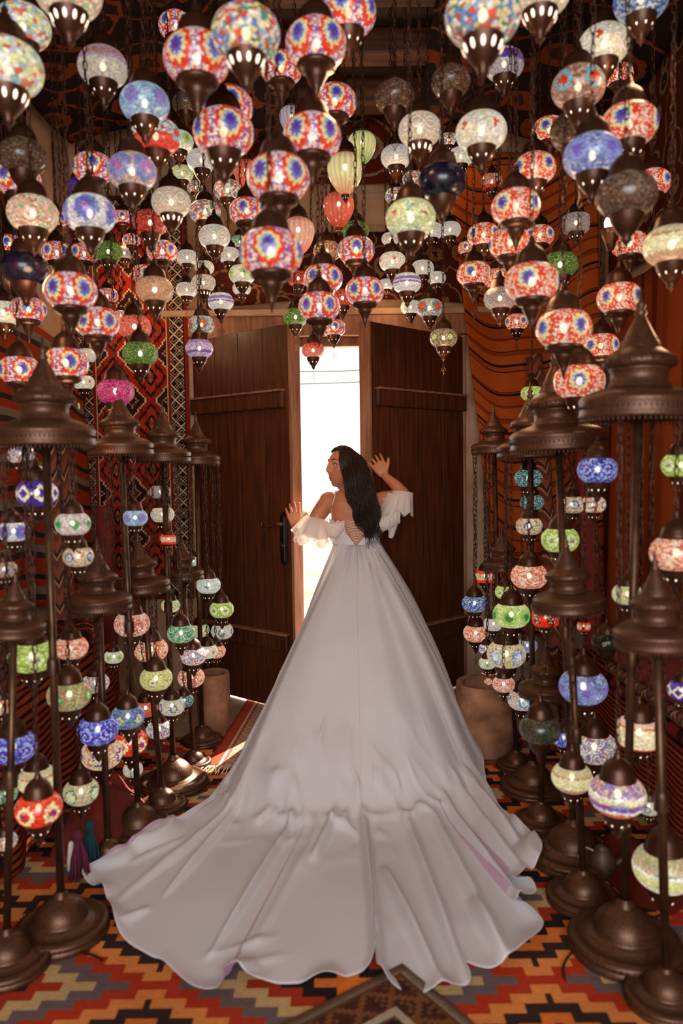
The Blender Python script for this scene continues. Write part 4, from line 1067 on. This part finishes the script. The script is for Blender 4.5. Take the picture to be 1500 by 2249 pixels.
# shoulder blades and spine hollow relief
# legs and feet (under the skirt)
for s in (-1, 1):
    body.tube([(xw+s*.08, DY, .86), (xw+s*.085, DY-.01, .65), (xw+s*.08, DY, .45), (xw+s*.08, DY+.01, .28), (xw+s*.08, DY+.01, .07)], [.085, .075, .052, .05, .033], 16)
    body.tube([(xw+s*.08, DY-.04, .045), (xw+s*.085, DY+.06, .04), (xw+s*.09, DY+.15, .025)], [.036, .038, .022], 12)
def limb(pts, rad, n=16):
    pp = crom(pts, 18); rr = []
    for k in range(18):
        t = k/17*(len(rad)-1); i = min(int(t), len(rad)-2); rr.append(rad[i]+(rad[i+1]-rad[i])*(t-i))
    body.tube(pp, rr, n); body.ell(pp[0], (rr[0],)*3); body.ell(pp[-1], (rr[-1],)*3)
LS, LE, LW = Q(722, 1099, .0), Q(684, 1168, -.05), Q(650, 1158, .03)
LW = P(650, 1156, 4.33)
limb([LS, LS*.5+LE*.5+Vector((-.012, -.01, 0)), LE], [.052, .045, .036]); limb([LE, LE*.5+LW*.5, LW], [.037, .034, .022])
RS, RE, RW = Q(842, 1099, .0), Q(893, 1093, -.02), P(844, 1044, 4.31)
limb([RS, RS*.5+RE*.5+Vector((0, 0, .004)), RE], [.052, .046, .038]); limb([RE, RE*.5+RW*.5+Vector((.006, 0, .0)), RW], [.037, .034, .021])
body.ell(LS, (.056, .05, .052)); body.ell(RS, (.056, .05, .052))
def hand(w, palm_dir, side_dir, nrm, fingers, thumb):
    # w: wrist; palm_dir towards the knuckles; side_dir from the little finger to the index; nrm out of the back of the hand
    pd, sd, nm = Vector(palm_dir).normalized(), Vector(side_dir).normalized(), Vector(nrm).normalized()
    kn = w+pd*.076
    for k in range(5):
        u = -.5+k/4; a = w+pd*.005+sd*u*.030; b_ = kn+sd*u*.066-pd*abs(u)*.012
        body.tube([a, a*.5+b_*.5+nm*.004, b_], [.014, .0145, .0115], 10); body.ell(b_, (.0115,)*3, 8, 6)
    Ls = (.048, .060, .064, .058)
    for k in range(4):                                   # little .. index
        u = -.46+k*.307; st_ = kn+sd*u*.070-pd*(.012 if k == 0 else .004)
        L_ = Ls[k]; sp = fingers['spread']*(u); b1, b2 = fingers['bend'][k]
        d0 = (pd+sd*sp).normalized()
        d1 = (d0*cos(R(b1))-nm*sin(R(b1))).normalized(); d2 = (d0*cos(R(b1+b2))-nm*sin(R(b1+b2))).normalized()
        p1 = st_+d0*L_*.12; p2 = p1+d1*L_*.48; p3 = p2+d2*L_*.42
        body.tube([st_, p1, p2, p3], [.0098, .0095, .0082, .0068], 9); body.ell(p3, (.0068,)*3, 8, 6); body.ell(p2, (.0083,)*3, 8, 6)
    tb_ = w+pd*.022+sd*.024; td = (pd*thumb[0]+sd*thumb[1]+nm*thumb[2]).normalized()
    m1 = tb_+td*.038; td2 = (td+pd*.35-nm*.1).normalized(); m2 = m1+td2*.028
    body.tube([w+pd*.012+sd*.01, tb_, m1, m2], [.014, .014, .0105, .0082], 10); body.ell(m2, (.0082,)*3, 8, 6)
fw = Vector((0, 1, 0))
# left hand flat against the inner face of the left leaf near its edge, fingers up and to the left
hand(LW, (-.16, .02, 1), (.95, -.05, .15), (.15, -1, .05), {'spread': .34, 'bend': [(10, 14), (8, 12), (8, 12), (8, 14)]}, (.55, .85, -.1))
# right hand raised, gripping the right leaf's edge: fingers to the left round the edge, thumb up
hand(RW, (-.46, .12, .88), (.86, -.12, .45), (.1, -.98, .1), {'spread': .42, 'bend': [(12, 18), (16, 25), (20, 28), (20, 28)]}, (.72, .70, .1))
# head: displaced ellipsoid, face turned to the left and a little back towards the room
HC = Q(753, 1028, -.0)
fd = Vector((-.77, -.63, .04)).normalized(); rt = fd.cross(Vector((0, 0, 1))).normalized(); upv = rt.cross(fd).normalized()
def gs(x, c, s): return math.exp(-((x-c)/s)**2)
def headpt(az, el, k=1.0):
    # az: 0 face front, el: -90..90
    az = (az+PI) % (2*PI)-PI; x = cos(el)*cos(az); y = cos(el)*sin(az); z = sin(el)
    ax, ay, az_ = .098, .076, .114
    p = Vector((x*ax, y*ay, z*az_))
    d = math.degrees(az); e = math.degrees(el)
    front = max(0, x)
    if z < 0 and x > 0: p.x = ax*cos(az)*max(0, cos(el))**(1-.42*min(1, x*2))*(1-.05*(-z))
    if z < 0: p.y *= 1-.30*(-z)**1.2; p.x *= 1 if x > 0 else 1-.42*(-z)     # jaw narrows
    if front > 0:
        f = 0
        f += .020*gs(d, 0, 9)*gs(e, -8, 9)+.011*gs(d, 0, 7)*gs(e, 4, 12)+.006*gs(abs(d), 9, 5)*gs(e, -12, 5)   # nose, bridge, wings
        f -= .009*gs(abs(d), 24, 11)*gs(e, 8, 7)             # eye sockets
        f += .004*gs(abs(d), 22, 15)*gs(e, 19, 5)            # brow
        f += .007*gs(d, 0, 17)*gs(e, -31, 3.2)+.0065*gs(d, 0, 15)*gs(e, -38, 3.2)  # lips
        f -= .003*gs(d, 0, 15)*gs(e, -34.5, 1.8)+.004*gs(d, 0, 20)*gs(e, -46, 4)
        f += .009*gs(d, 0, 22)*gs(e, -57, 11)                # chin
        f += .004*gs(abs(d), 42, 14)*gs(e, -8, 12)           # cheeks
        p += Vector((x, y*.4, z*.3)).normalized()*f
    return HC+(fd*p.x+rt*p.y+upv*p.z)*k
v = []; f = []; n1, n2 = 96, 64
for j in range(n2+1):
    for i in range(n1): v.append(headpt(2*PI*i/n1, R(-90+180*j/n2)))
for j in range(n2):
    for i in range(n1): k = (i+1) % n1; f.append((j*n1+i, j*n1+k, (j+1)*n1+k, (j+1)*n1+i))
body.add(v, f)
for s in (-1, 1):                                         # ears
    e = HC-fd*.008+rt*s*.072-upv*.008; M = Matrix.Translation(e) @ Matrix((tuple(fd)+(0,), tuple(rt)+(0,), tuple(upv)+(0,), (0, 0, 0, 1))).transposed().to_4x4()
    body.ell((0, 0, 0), (.018, .008, .030), 12, 8, 0, M)
body.tube([HC-fd*.028-upv*.05, Vector((xw-.035, DY, 1.39))], [.05, .047], 16)
raw = body.build('raw', M_skin)
rm = raw.modifiers.new('r', 'REMESH'); rm.mode = 'VOXEL'; rm.voxel_size = .0032; rm.use_smooth_shade = True
sm = raw.modifiers.new('s', 'SMOOTH'); sm.factor = .5; sm.iterations = 2
dg = bpy.context.evaluated_depsgraph_get(); me = bpy.data.meshes.new_from_object(raw.evaluated_get(dg)); bpy.data.objects.remove(raw)
me.polygons.foreach_set('use_smooth', [True]*len(me.polygons)); me.materials.clear(); me.materials.append(M_skin)
woman = link(bpy.data.objects.new('person', me)); tag(woman, 'woman in a white off-shoulder gown seen from behind, pushing both door leaves open', 'person')
# eyes, brows, lips
M_eye = simple('eye_white', '#e8e0d8', .2); M_iris = simple('iris', '#1c0f0a', .15); M_lip = simple('lips', '#8c3a34', .4); M_hair = simple('hair', '#351c10', .5, 0, 60, '#1a0d08', 0, .25)
for s in (-1, 1):
    p = headpt(R(s*23), R(7)); nrm = (p-HC).normalized(); d = (fd*.85+rt*s*.25).normalized()
    M = Matrix.Translation(p-d*.0058)
    MB().ell((0, 0, 0), (.0088, .0088, .0072), 14, 10, 0, M).ell(tuple(d*.0058), (.0041,)*3, 10, 8, 1, M).build('eye', [M_eye, M_iris], woman)
    b = [headpt(R(s*(10+26*k/6)), R(20+4*sin(k/6*PI)), 1.012) for k in range(7)]
    MB().tube(b, [.0012, .0022, .0026, .0026, .0022, .0016, .0008], 6).build('eyebrow', M_hair, woman)
    b = [headpt(R(s*(14+19*k/6)), R(8.5+3.4*sin(k/6*PI)), 1.018) for k in range(7)]
    MB().tube(b, .0021, 6).build('eyelashes', M_hair, woman)
b = MB()
for e0, r_ in ((-31.5, .0028), (-37, .0033)):
    b.tube([headpt(R(-15+30*k/10), R(e0+(1.5 if e0 > -34 else -.5)*cos((k-5)/5*PI/2)), 1.0) for k in range(11)], [r_*(.35+.65*sin(PI*k/10)) for k in range(11)], 8)
b.build('lips', M_lip, woman)
# hair: scalp shell and long wavy locks falling down the right of the back
hb = MB(); v = []; f = []; n1, n2 = 64, 40; idx = {}
for j in range(n2+1):
    for i in range(n1):
        az, el = -PI+2*PI*i/n1, R(-90+180*j/n2)
        p = headpt(az, el); d = (p-HC).normalized()
        keep = (abs(math.degrees(az)) > 76-max(0, math.degrees(el)-25)*1.1) and math.degrees(el) > -70
        if math.degrees(el) > 50: keep = True
        v.append(p+d*(.012+.003*sin(az*20+el*6))); idx[(i, j)] = keep
for j in range(n2):
    for i in range(n1):
        k = (i+1) % n1
        if idx[(i, j)] and idx[(k, j)] and idx[(i, j+1)] and idx[(k, j+1)]: f.append((j*n1+i, j*n1+k, (j+1)*n1+k, (j+1)*n1+i))
hb.add(v, f)
random.seed(11)
spine = crom([Q(772, 1000, -.02), Q(783, 1040, -.09), Q(794, 1085, -.115), Q(804, 1125, -.12), Q(811, 1155, -.12), Q(818, 1184, -.125)], 40)
wid = [.060, .082, .088, .078, .062, .036]
hb.tube([spine[k]+Vector((0, .022, 0)) for k in range(4, 36)], [wid[min(5, int(k/40*6))]*.34*(1-.3*max(0, (k-26)/10)) for k in range(4, 36)], 14)
for s in range(620):
    a0 = random.uniform(-PI, PI); rr = random.random()**.5
    side = cos(a0)*rr; dep = sin(a0)*rr
    az0 = R(random.uniform(60, 200))*(1 if random.random() < .5 else -1)
    pts = []; ph = side*3.2+random.uniform(-.7, .7); fr_ = random.uniform(17, 20); n = 22
    st_ = headpt(R(random.uniform(30, 150))*(1 if side > 0 else -1), R(random.uniform(45, 85)), 1.1)
    le = random.uniform(.72, 1.0) if random.random() < .75 else random.uniform(.35, .8)
    for k in range(n):
        t = k/(n-1)*le; i = t*39; c = spine[min(39, int(i))]
        wi = t*5; w0 = wid[min(5, int(wi))]; w1 = wid[min(5, int(wi)+1)]; ww = w0+(w1-w0)*(wi-int(wi))
        p = Vector((c.x+side*ww+(.006+.016*t)*sin(fr_*t+ph)*t, c.y+dep*ww*.50+.006*cos(fr_*t+ph), c.z))
        if k == 0: p = st_
        if k == 1: p = st_*.55+p*.45+(st_-HC).normalized()*.012
        # stay outside the skull
        dv = p-HC
        loc = Vector((dv.dot(fd)/.108, dv.dot(rt)/.087, dv.dot(upv)/.122))
        if loc.length < 1: p = HC+dv/max(loc.length, .01)
        if p.y > DY-.098 and p.z < 1.34: p.y = DY-.100-abs(dep)*.02
        pts.append(p)
    pts = crom(pts, 34); r0 = random.uniform(.0013, .0030)
    hb.tube(pts, [r0*(1-.75*(k/33)**2) for k in range(34)], 4)
# side locks framing the face
for s in range(46):
    sd = 1 if s % 4 else -1
    a = headpt(R(sd*random.uniform(58, 80)), R(random.uniform(46, 66)), 1.08); b_ = headpt(R(sd*random.uniform(84, 112)), R(random.uniform(-5, 15)), 1.15)
    c = headpt(R(sd*random.uniform(92, 130)), R(-45), 1.25) if sd > 0 or True else 0
    e = Q(random.uniform(765, 790), random.uniform(1085, 1110), -.105)
    hb.tube(crom([a, b_, c, e], 20), [.004*(1-.6*k/19) for k in range(20)], 5)
for s in range(26):                                       # loose wavy ends
    x0 = random.uniform(800, 832); ph = random.uniform(0, 6)
    hb.tube(crom([Q(x0-8, 1120, -.12), Q(x0+random.uniform(-4, 10), 1150, -.12), Q(x0+6*sin(ph)+3, 1175, -.12), Q(x0+random.uniform(-6, 12), random.uniform(1190, 1206), -.125)], 18), [.0022*(1-.8*k/17) for k in range(18)], 4)
hb.build('hair', M_hair, woman)

# ---------------- the gown ----------------
def satin(name, c, under=None, trans=.30, rough=.42):
    t = NT(name); cc = t.coord(); f = t.noise(3.0, cc, 3)[0]
    t.base(t.ramp(f, [(.3, c), (.7, under or c)], False)[0], rough, 0, .35)
    t.p.inputs['Sheen Weight'].default_value = .25; t.p.inputs['Sheen Roughness'].default_value = .4
    t.bump(t.noise(220, cc, 2)[0], .05, .002)
    tr = t.n('ShaderNodeBsdfTranslucent'); tr.inputs[0].default_value = hexc('#f2dccb')
    mx = t.n('ShaderNodeMixShader'); mx.inputs[0].default_value = trans
    t.L(t.p.outputs[0], mx.inputs[1]); t.L(tr.outputs[0], mx.inputs[2]); t.L(mx.outputs[0], t.out.inputs[0]); return t.mat
M_gown = satin('ivory_satin', '#e4e0e2', '#ddd6d8')
M_lining = satin('lilac_satin_lining', '#c9a3b8', '#bd94ae', .15)
M_sheer = satin('sheer_organza', '#eadfd6', None, .35, .6)
t = NT('sheer_sleeve'); t.base('#ece1d8', .7, 0, .2)
tr = t.n('ShaderNodeBsdfTranslucent'); tr.inputs[0].default_value = hexc('#f4e4d6'); tp_ = t.n('ShaderNodeBsdfTransparent')
m1 = t.n('ShaderNodeMixShader'); m1.inputs[0].default_value = .45; m2 = t.n('ShaderNodeMixShader'); m2.inputs[0].default_value = .13
t.L(t.p.outputs[0], m1.inputs[1]); t.L(tr.outputs[0], m1.inputs[2]); t.L(m1.outputs[0], m2.inputs[1]); t.L(tp_.outputs[0], m2.inputs[2]); t.L(m2.outputs[0], t.out.inputs[0])
M_org = t.mat; M_lace = simple('cream_cord', '#e0cbb4', .6)
dress = empty('gown', (0, 0, 0)); dress.parent = woman
# hem outline on the floor: hidden front by hand, the rest where the photo shows it
HEM = [(-.18, 4.62), (-.38, 4.40)]
HEMP = [(560, 1655), (508, 1716), (440, 1785), (345, 1843), (255, 1893), (180, 1932), (222, 1962), (243, 2012), (262, 2062), (325, 2104), (355, 2118), (385, 2150), (428, 2189), (476, 2196), (497, 2150), (560, 2166), (650, 2168), (745, 2158), (808, 2136), (828, 2118), (832, 2165), (884, 2186), (955, 2192), (1020, 2184), (1036, 2160), (1026, 2125), (1082, 2138), (1135, 2112), (1194, 2058), (1158, 2018), (1135, 2000), (1178, 1980), (1162, 1955), (1128, 1950), (1186, 1915), (1184, 1875), (1140, 1822), (1095, 1778), (1068, 1735), (1058, 1680)]
HEM += [tuple(G(a, b))[:2] for a, b in HEMP]; HEM += [(.66, 3.95), (.55, 4.35), (.22, 4.62)]
BC = Vector((xw, DY, 0))
NTH = 660
hp = [Vector((a, b, 0)) for a, b in HEM]+[Vector((HEM[0][0], HEM[0][1], 0))]
hem = crom(hp, NTH+1)[:-1]
KP = [(.0, .36), (-40, .42)]
# contact curve: distance from her axis as a function of polar angle (deg, 0 = +x, -90 = towards camera)
def ang_r(p): d = p-BC; return math.degrees(math.atan2(d.y, d.x)), math.hypot(d.x, d.y)
Kpx = [(560, 1662), (500, 1735), (505, 1790), (600, 1815), (700, 1815), (800, 1812), (900, 1800), (985, 1775), (1040, 1735), (1054, 1690)]
KT = sorted([ang_r(G(a, b)) for a, b in Kpx]+[(90, .33), (140, .36), (180, .43), (-180, .43), (40, .45), (0, .66)])
def Kr(a):
    L = [(KT[-1][0]-360, KT[-1][1])]+KT+[(KT[0][0]+360, KT[0][1])]
    for i in range(len(L)-1):
        if L[i][0] <= a <= L[i+1][0]:
            u = (a-L[i][0])/max(1e-6, L[i+1][0]-L[i][0]); u = u*u*(3-2*u); return L[i][1]+(L[i+1][1]-L[i][1])*u
    return .5
def ridge_angles(): return None
# long folds on the train, traced: (near point px, far point px, height, half width m)
FOLD = [((640, 1820), (480, 2075), .030, .016), ((520, 1790), (372, 1960), .026, .018), ((545, 1760), (300, 1945), .015, .02), ((700, 1830), (560, 2080), .012, .03), ((735, 1810), (690, 1890), .03, .02),
        ((800, 1830), (838, 2170), .045, .018), ((850, 1930), (960, 2160), .040, .020), ((900, 1830), (1010, 2130), .030, .024), ((960, 1820), (1100, 2090), .032, .026), ((985, 1790), (1150, 2000), .030, .02), ((1010, 1760), (1160, 1940), .035, .025), ((1030, 1740), (1130, 1850), .04, .03), ((440, 1850), (250, 1990), .010, .02), ((440, 2110), (620, 2060), .012, .02), ((480, 2140), (640, 2100), .012, .016), ((495, 2165), (560, 2130), .02, .02), ((1100, 2110), (1040, 2000), .03, .02), ((290, 1900), (400, 1850), .012, .02), ((270, 2030), (330, 2000), .018, .02)]
FO = [(G(*a), G(*b), h, w_) for a, b, h, w_ in FOLD]
def foldh(p):
    z = 0
    for a, b, h, w_ in FO:
        ab = (b-a); ab.z = 0; L = ab.length; u = (p-a).dot(ab)/(L*L)
        if -.12 < u < 1.12:
            q = a+ab*u; d = (Vector((p.x, p.y, 0))-Vector((q.x, q.y, 0))).length
            if d < w_*4:
                e = sin(PI*min(1, max(0, (u+.12)/1.24)))**.6
                z += 1.35*h*e*math.exp(-(d/(w_*.82))**2)
    return z
v = []; f = []; NV1, NV2 = 60, 70
am = [ang_r(e)[0] for e in hem]; am = [x if x > 95 or i < 5 else x+360 for i, x in enumerate(am)]
for i in range(1, NTH): am[i] = am[i] if abs(am[i]-am[i-1]) < 180 else am[i]-360*round((am[i]-am[i-1])/360)
lo = list(am)
for i in range(1, NTH): lo[i] = max(lo[i], lo[i-1])
hi = list(am)
for i in range(NTH-2, -1, -1): hi[i] = min(hi[i], hi[i+1])
am = [(x+y)/2 for x, y in zip(lo, hi)]; am = [(am[i]*.5+(am[i-3]+am[(i+3) % NTH])*.25) if 3 <= i < NTH-3 else am[i] for i in range(NTH)]
am = [am[i]+i*1e-3 for i in range(NTH)]
def crump(p, back):
    n_ = noise.noise(Vector((p.x*11+p.y*4, p.y*7, 4))); m2_ = noise.noise(Vector((p.x*5, p.y*9, 9)))
    return back*(.040*max(0, 1-abs(n_)*5)*max(0, .5+m2_)+.012*m2_)
BASES = [(o.location.x, o.location.y, o.children[0].scale[0]) for o in bpy.data.objects if o.name.startswith('canopied_floor_lamp')]
def under(p):
    h = 0
    for (bx, by, br) in BASES:
        d = math.hypot(p.x-bx, p.y-by)/br
        if d < 1.5: h = max(h, br*(.36 if d < 1 else .36*max(0, 1-(d-1)/.45)**1.5)+(br*.5*max(0, 1-d/.75) if d < .75 else 0)+.008)
    return h
seam = [(-92, .0), (-112, .0), (-72, .0)]
def EP(a): return .004+.016*(1-math.exp(-((a+103)/26)**2))
for i in range(NTH):
    E = hem[i]; rE = ang_r(E)[1]; a = (am[i]+180) % 360-180; th = R(a); rK = min(Kr(a), rE*.98); dr = Vector((cos(th), sin(th), 0))
    Wp = Vector((xw+.122*cos(th), DY+.096*sin(th), 1.06-.022*math.exp(-((a+90)/26)**2))); K = BC+dr*rK
    back = max(0, -sin(th))*math.exp(-((a+103)/30)**2)*1.25
    dist_tip = (E-BC).length-rK
    for j in range(NV1+1):
        u = j/NV1
        p = Wp.lerp(K, u); zl = Wp.z*(1-u); p.z = .5*(zl+math.sqrt(zl*zl+EP(a)*u*u))
        bul = sin(PI*u)*(.045*(cos(th) > 0)*cos(th)+.02)               # slight outward bulge
        p += Vector((dr.x, dr.y, .35))*bul
        pl = .005*sin(i*2*PI/NTH*70)*math.exp(-u*15)*(1 if u > 0 else .3)
        soft = (.010*sin(a*.23+2.1*sin(u*3))+.014*noise.noise(Vector((cos(th)*2.2, sin(th)*2.2, u*1.5))))*sin(PI*min(1, u*1.1))
        cr = 0
        if u > .5 and back > .4: cr = .030*noise.noise(Vector((p.x*6+p.z*5, p.y*3, p.z*9)))*(u-.5)*(1-u)*7
        sm_ = 0
        for sa in (-91, -113, -66, -132, -45):
            pass
        p += dr*(pl+soft+cr+sm_)
        if u > .62: w_ = (u-.62)/.38; p.z += w_*(foldh(p)+crump(p, back))
        p.z = max(p.z, .012, under(p))
        v.append(p)
    for j in range(1, NV2+1):
        u = j/NV2; p = K.lerp(E, u); 
        zl = -(p-K).length*1.0; z = foldh(p)+.012*abs(noise.noise(Vector((p.x*5, p.y*5, 1))))*min(1, u*5)+.5*(zl+math.sqrt(zl*zl+EP(a)))+crump(p, back)*math.exp(-u*dist_tip*9)
        hemw = max(0, (u-.86)/.14); z += hemw**2*(.018+.018*sin(a*.9+3*sin(a*.21)))*min(1, dist_tip*4)
        p.z = max(z, .009, under(p)); v.append(p)
MM = NV1+NV2+1
for i in range(NTH):
    k = (i+1) % NTH
    for j in range(MM-1): f.append((i*MM+j, i*MM+j+1, k*MM+j+1, k*MM+j))
sm_b = MB()
for sa in (-91, -115, -64, -136, -40):
    ii = min(range(NTH), key=lambda q: abs(ang_r(hem[q])[0]-sa)); sm_b.tube([v[ii*MM+j]+Vector((0, -.001, .002)) for j in range(1, NV1+18, 2)], .0012, 5)
sm_b.build('seam', M_lace, dress)
sk = mk('skirt', v, f, [M_gown, M_lining], dress)
m_ = sk.modifiers.new('sm', 'SMOOTH'); m_.factor = .5; m_.iterations = 3
m_ = sk.modifiers.new('s', 'SOLIDIFY'); m_.thickness = .0014; m_.offset = -1; m_.material_offset = 1; m_.use_rim = True
# bodice, open at the back with a V and lacing
v = []; f = []; n = 120; mrow = 14
def trow(z):
    for k in range(len(rows)-1):
        a, b = rows[k], rows[k+1]
        if a[0][2] <= z <= b[0][2]:
            u = (z-a[0][2])/(b[0][2]-a[0][2]); return (a[0][0]+(b[0][0]-a[0][0])*u, a[1]+(b[1]-a[1])*u, a[2]+(b[2]-a[2])*u)
for i in range(n+1):
    th = R(-90+4)+(2*PI-R(8))*i/n
    for j in range(mrow+1):
        u = j/mrow; z = 1.035+.14*u; cx, rx, ry = trow(z)
        half = .010+.044*min(1, max(0, u-.05)/.5)            # V opening half width
        dth = half/ry*.8
        t0 = -PI/2+dth+(2*PI-2*dth)*i/n
        pz = .0025*sin(i*1.7)*(.4+u*.6)+.011
        v.append((cx+(rx+pz)*cos(t0), DY+(ry+pz)*sin(t0), z+.010*u*cos(t0-PI/2)+.006*u*sin(i*.9)))
for i in range(n):
    for j in range(mrow): a = i*(mrow+1)+j; f.append((a, a+mrow+1, a+mrow+2, a+1))
bo = mk('bodice', v, f, [M_gown], dress); m_ = bo.modifiers.new('s', 'SOLIDIFY'); m_.thickness = .003; m_.offset = 1
def back_pt(x, z, off=.016):
    cx, rx, ry = trow(min(1.34, max(1.0, z))); k = max(-.98, min(.98, (x-cx)/rx)); return Vector((x, DY-ry*math.sqrt(1-k*k)-off, z))
lc = MB()
for k in range(8):
    z0 = 1.058+k*.0145; hw = .014+.040*min(1, (k+.3)/5)
    z1 = z0+.012
    lc.tube([back_pt(xw-hw+(2*hw)*q/6, z0+(z1-z0)*q/6) for q in range(7)], .0012, 5)
    lc.tube([back_pt(xw+hw-(2*hw)*q/6, z0+(z1-z0)*q/6) for q in range(7)], .0012, 5)
lc.build('lacing', M_lace, dress)
lc = MB()
for (x0, x1, x2, z2) in ((800, 812, 838, 1290), (790, 822, 850, 1310), (805, 815, 812, 1250), (812, 800, 822, 1265)):
    lc.tube(crom([Q(x0, 1165, -.115), Q(x1, 1200, -.125), Q((x1+x2)/2, 1235, -.20), Q(x2, z2, -.33)], 20), .0013, 5)
lc.tube([back_pt(xw+.02+.02*cos(t_), 1.13+.035*sin(t_), .02) for t_ in [2*PI*i/20 for i in range(15)]], .0013, 5)
lc.build('ribbon_tie', M_lace, dress)
MB().tube(crom([back_pt(Q(728, 1150).x, 1.17, .008), back_pt(Q(730, 1120).x, 1.25, .006), Q(735, 1090, -.062), Q(737, 1078, -.01), Q(738, 1085, .05)], 24), .003, 6).build('shoulder_strap', M_lace, dress)
MB().tube(crom([back_pt(Q(826, 1150).x, 1.17, .008), back_pt(Q(826, 1120).x, 1.25, .006), Q(824, 1090, -.062), Q(822, 1080, -.01), Q(822, 1087, .05)], 24), .003, 6).build('shoulder_strap', M_lace, dress)
def flounce(name, c, axis, r0, r1, L, drop, rip, seed, sx=1.0):
    ax = Vector(axis).normalized(); a = ax.orthogonal().normalized(); b = ax.cross(a); v = []; f = []; n = 180; m = 16
    for j in range(m+1):
        u = j/m
        for i in range(n):
            th = 2*PI*i/n; rr = r0+(r1-r0)*u**.8
            rr += (rip*u**1.1)*(sin(th*8+seed)+.45*sin(th*13+2*seed)) + .0022*sin(th*44)*(1-u)**3
            p = Vector(c)+ax*L*u*(1+.12*sin(th*5+seed))+(a*cos(th)*sx+b*sin(th))*rr
            # cloth hangs: upper side lies close, lower side drops
            low = max(0, -(a*cos(th)+b*sin(th)).z)
            p.z -= drop*u*(.25+low)
            v.append(p)
    for j in range(m):
        for i in range(n): k = (i+1) % n; f.append((j*n+i, j*n+k, (j+1)*n+k, (j+1)*n+i))
    o = mk(name, v, f, M_org, dress); return o
axl = (LE-LS).normalized(); axr = (RE-RS).normalized()
cl = LS+axl*.150; cr_ = RE+Vector((-.012, -.012, .012))
flounce('sleeve_ruffle', cl+Vector((.0, 0, .03)), (-.22, -.10, -.95), .062, .118, .105, .0, .0075, 1.0)
flounce('sleeve_ruffle', cl+Vector((-.006, .01, .02)), (-.16, -.04, -.97), .060, .098, .135, .0, .006, 2.4)
flounce('sleeve_ruffle', cr_+Vector((-.010, 0, .020)), (-.12, -.12, -.95), .056, .066, .12, .0, .0065, .4)
flounce('sleeve_ruffle', cr_+Vector((-.045, .0, .0)), (-.36, -.05, -.90), .052, .066, .21, .0, .006, 3.1)
# gathered off-shoulder band that joins the sleeves to the bodice
for s, S0 in ((-1, LS+axl*.12+Vector((.01, 0, -.01))), (1, RS+axr*.10-Vector((0, 0, .05)))):
    v = []; f = []; n = 40
    e0 = back_pt(xw+s*.065, 1.165, .012); e1 = Vector((S0.x+s*(-.01), S0.y-.055, S0.z-.01))
    for i in range(n+1):
        u = i/n; p = e0.lerp(e1, u); p.y -= .014*sin(PI*u)
        for j in range(9):
            w_ = j/8; hh = .05+.035*min(1, u*3); v.append((p.x, p.y-(.006+.014*sin(PI*u))*sin(PI*w_)-.0025*sin(i*1.3)*(1-w_*.6), p.z+.010-hh*w_-.01*sin(PI*u)+.003*sin(i*1.9)*(1-w_)))
    for i in range(n):
        for j in range(8): a = i*9+j; f.append((a, a+9, a+10, a+1))
    mk('gathered_band', v, f, M_org, dress).modifiers.new('s', 'SOLIDIFY').thickness = .002
# hedge and wires outside, seen washed out through the opening
random.seed(21)
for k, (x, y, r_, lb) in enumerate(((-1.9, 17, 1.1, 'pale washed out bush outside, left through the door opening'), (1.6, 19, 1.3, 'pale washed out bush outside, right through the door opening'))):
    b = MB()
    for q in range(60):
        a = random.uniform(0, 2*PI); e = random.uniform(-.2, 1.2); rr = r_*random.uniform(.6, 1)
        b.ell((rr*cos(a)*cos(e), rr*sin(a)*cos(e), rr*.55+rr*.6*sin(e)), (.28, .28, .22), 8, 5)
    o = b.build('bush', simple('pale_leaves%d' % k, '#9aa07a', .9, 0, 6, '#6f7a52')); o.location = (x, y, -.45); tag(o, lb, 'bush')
o = MB().tube([(-8, 12, 3.05), (0, 12, 3.0), (8, 12, 3.3)], .012, 5).tube([(-8, 12.3, 2.75), (0, 12.3, 2.85), (8, 12.3, 3.15)], .012, 5).build('overhead_wire', M_dark); tag(o, 'thin overhead wires outside, crossing the top of the door opening', 'wires')
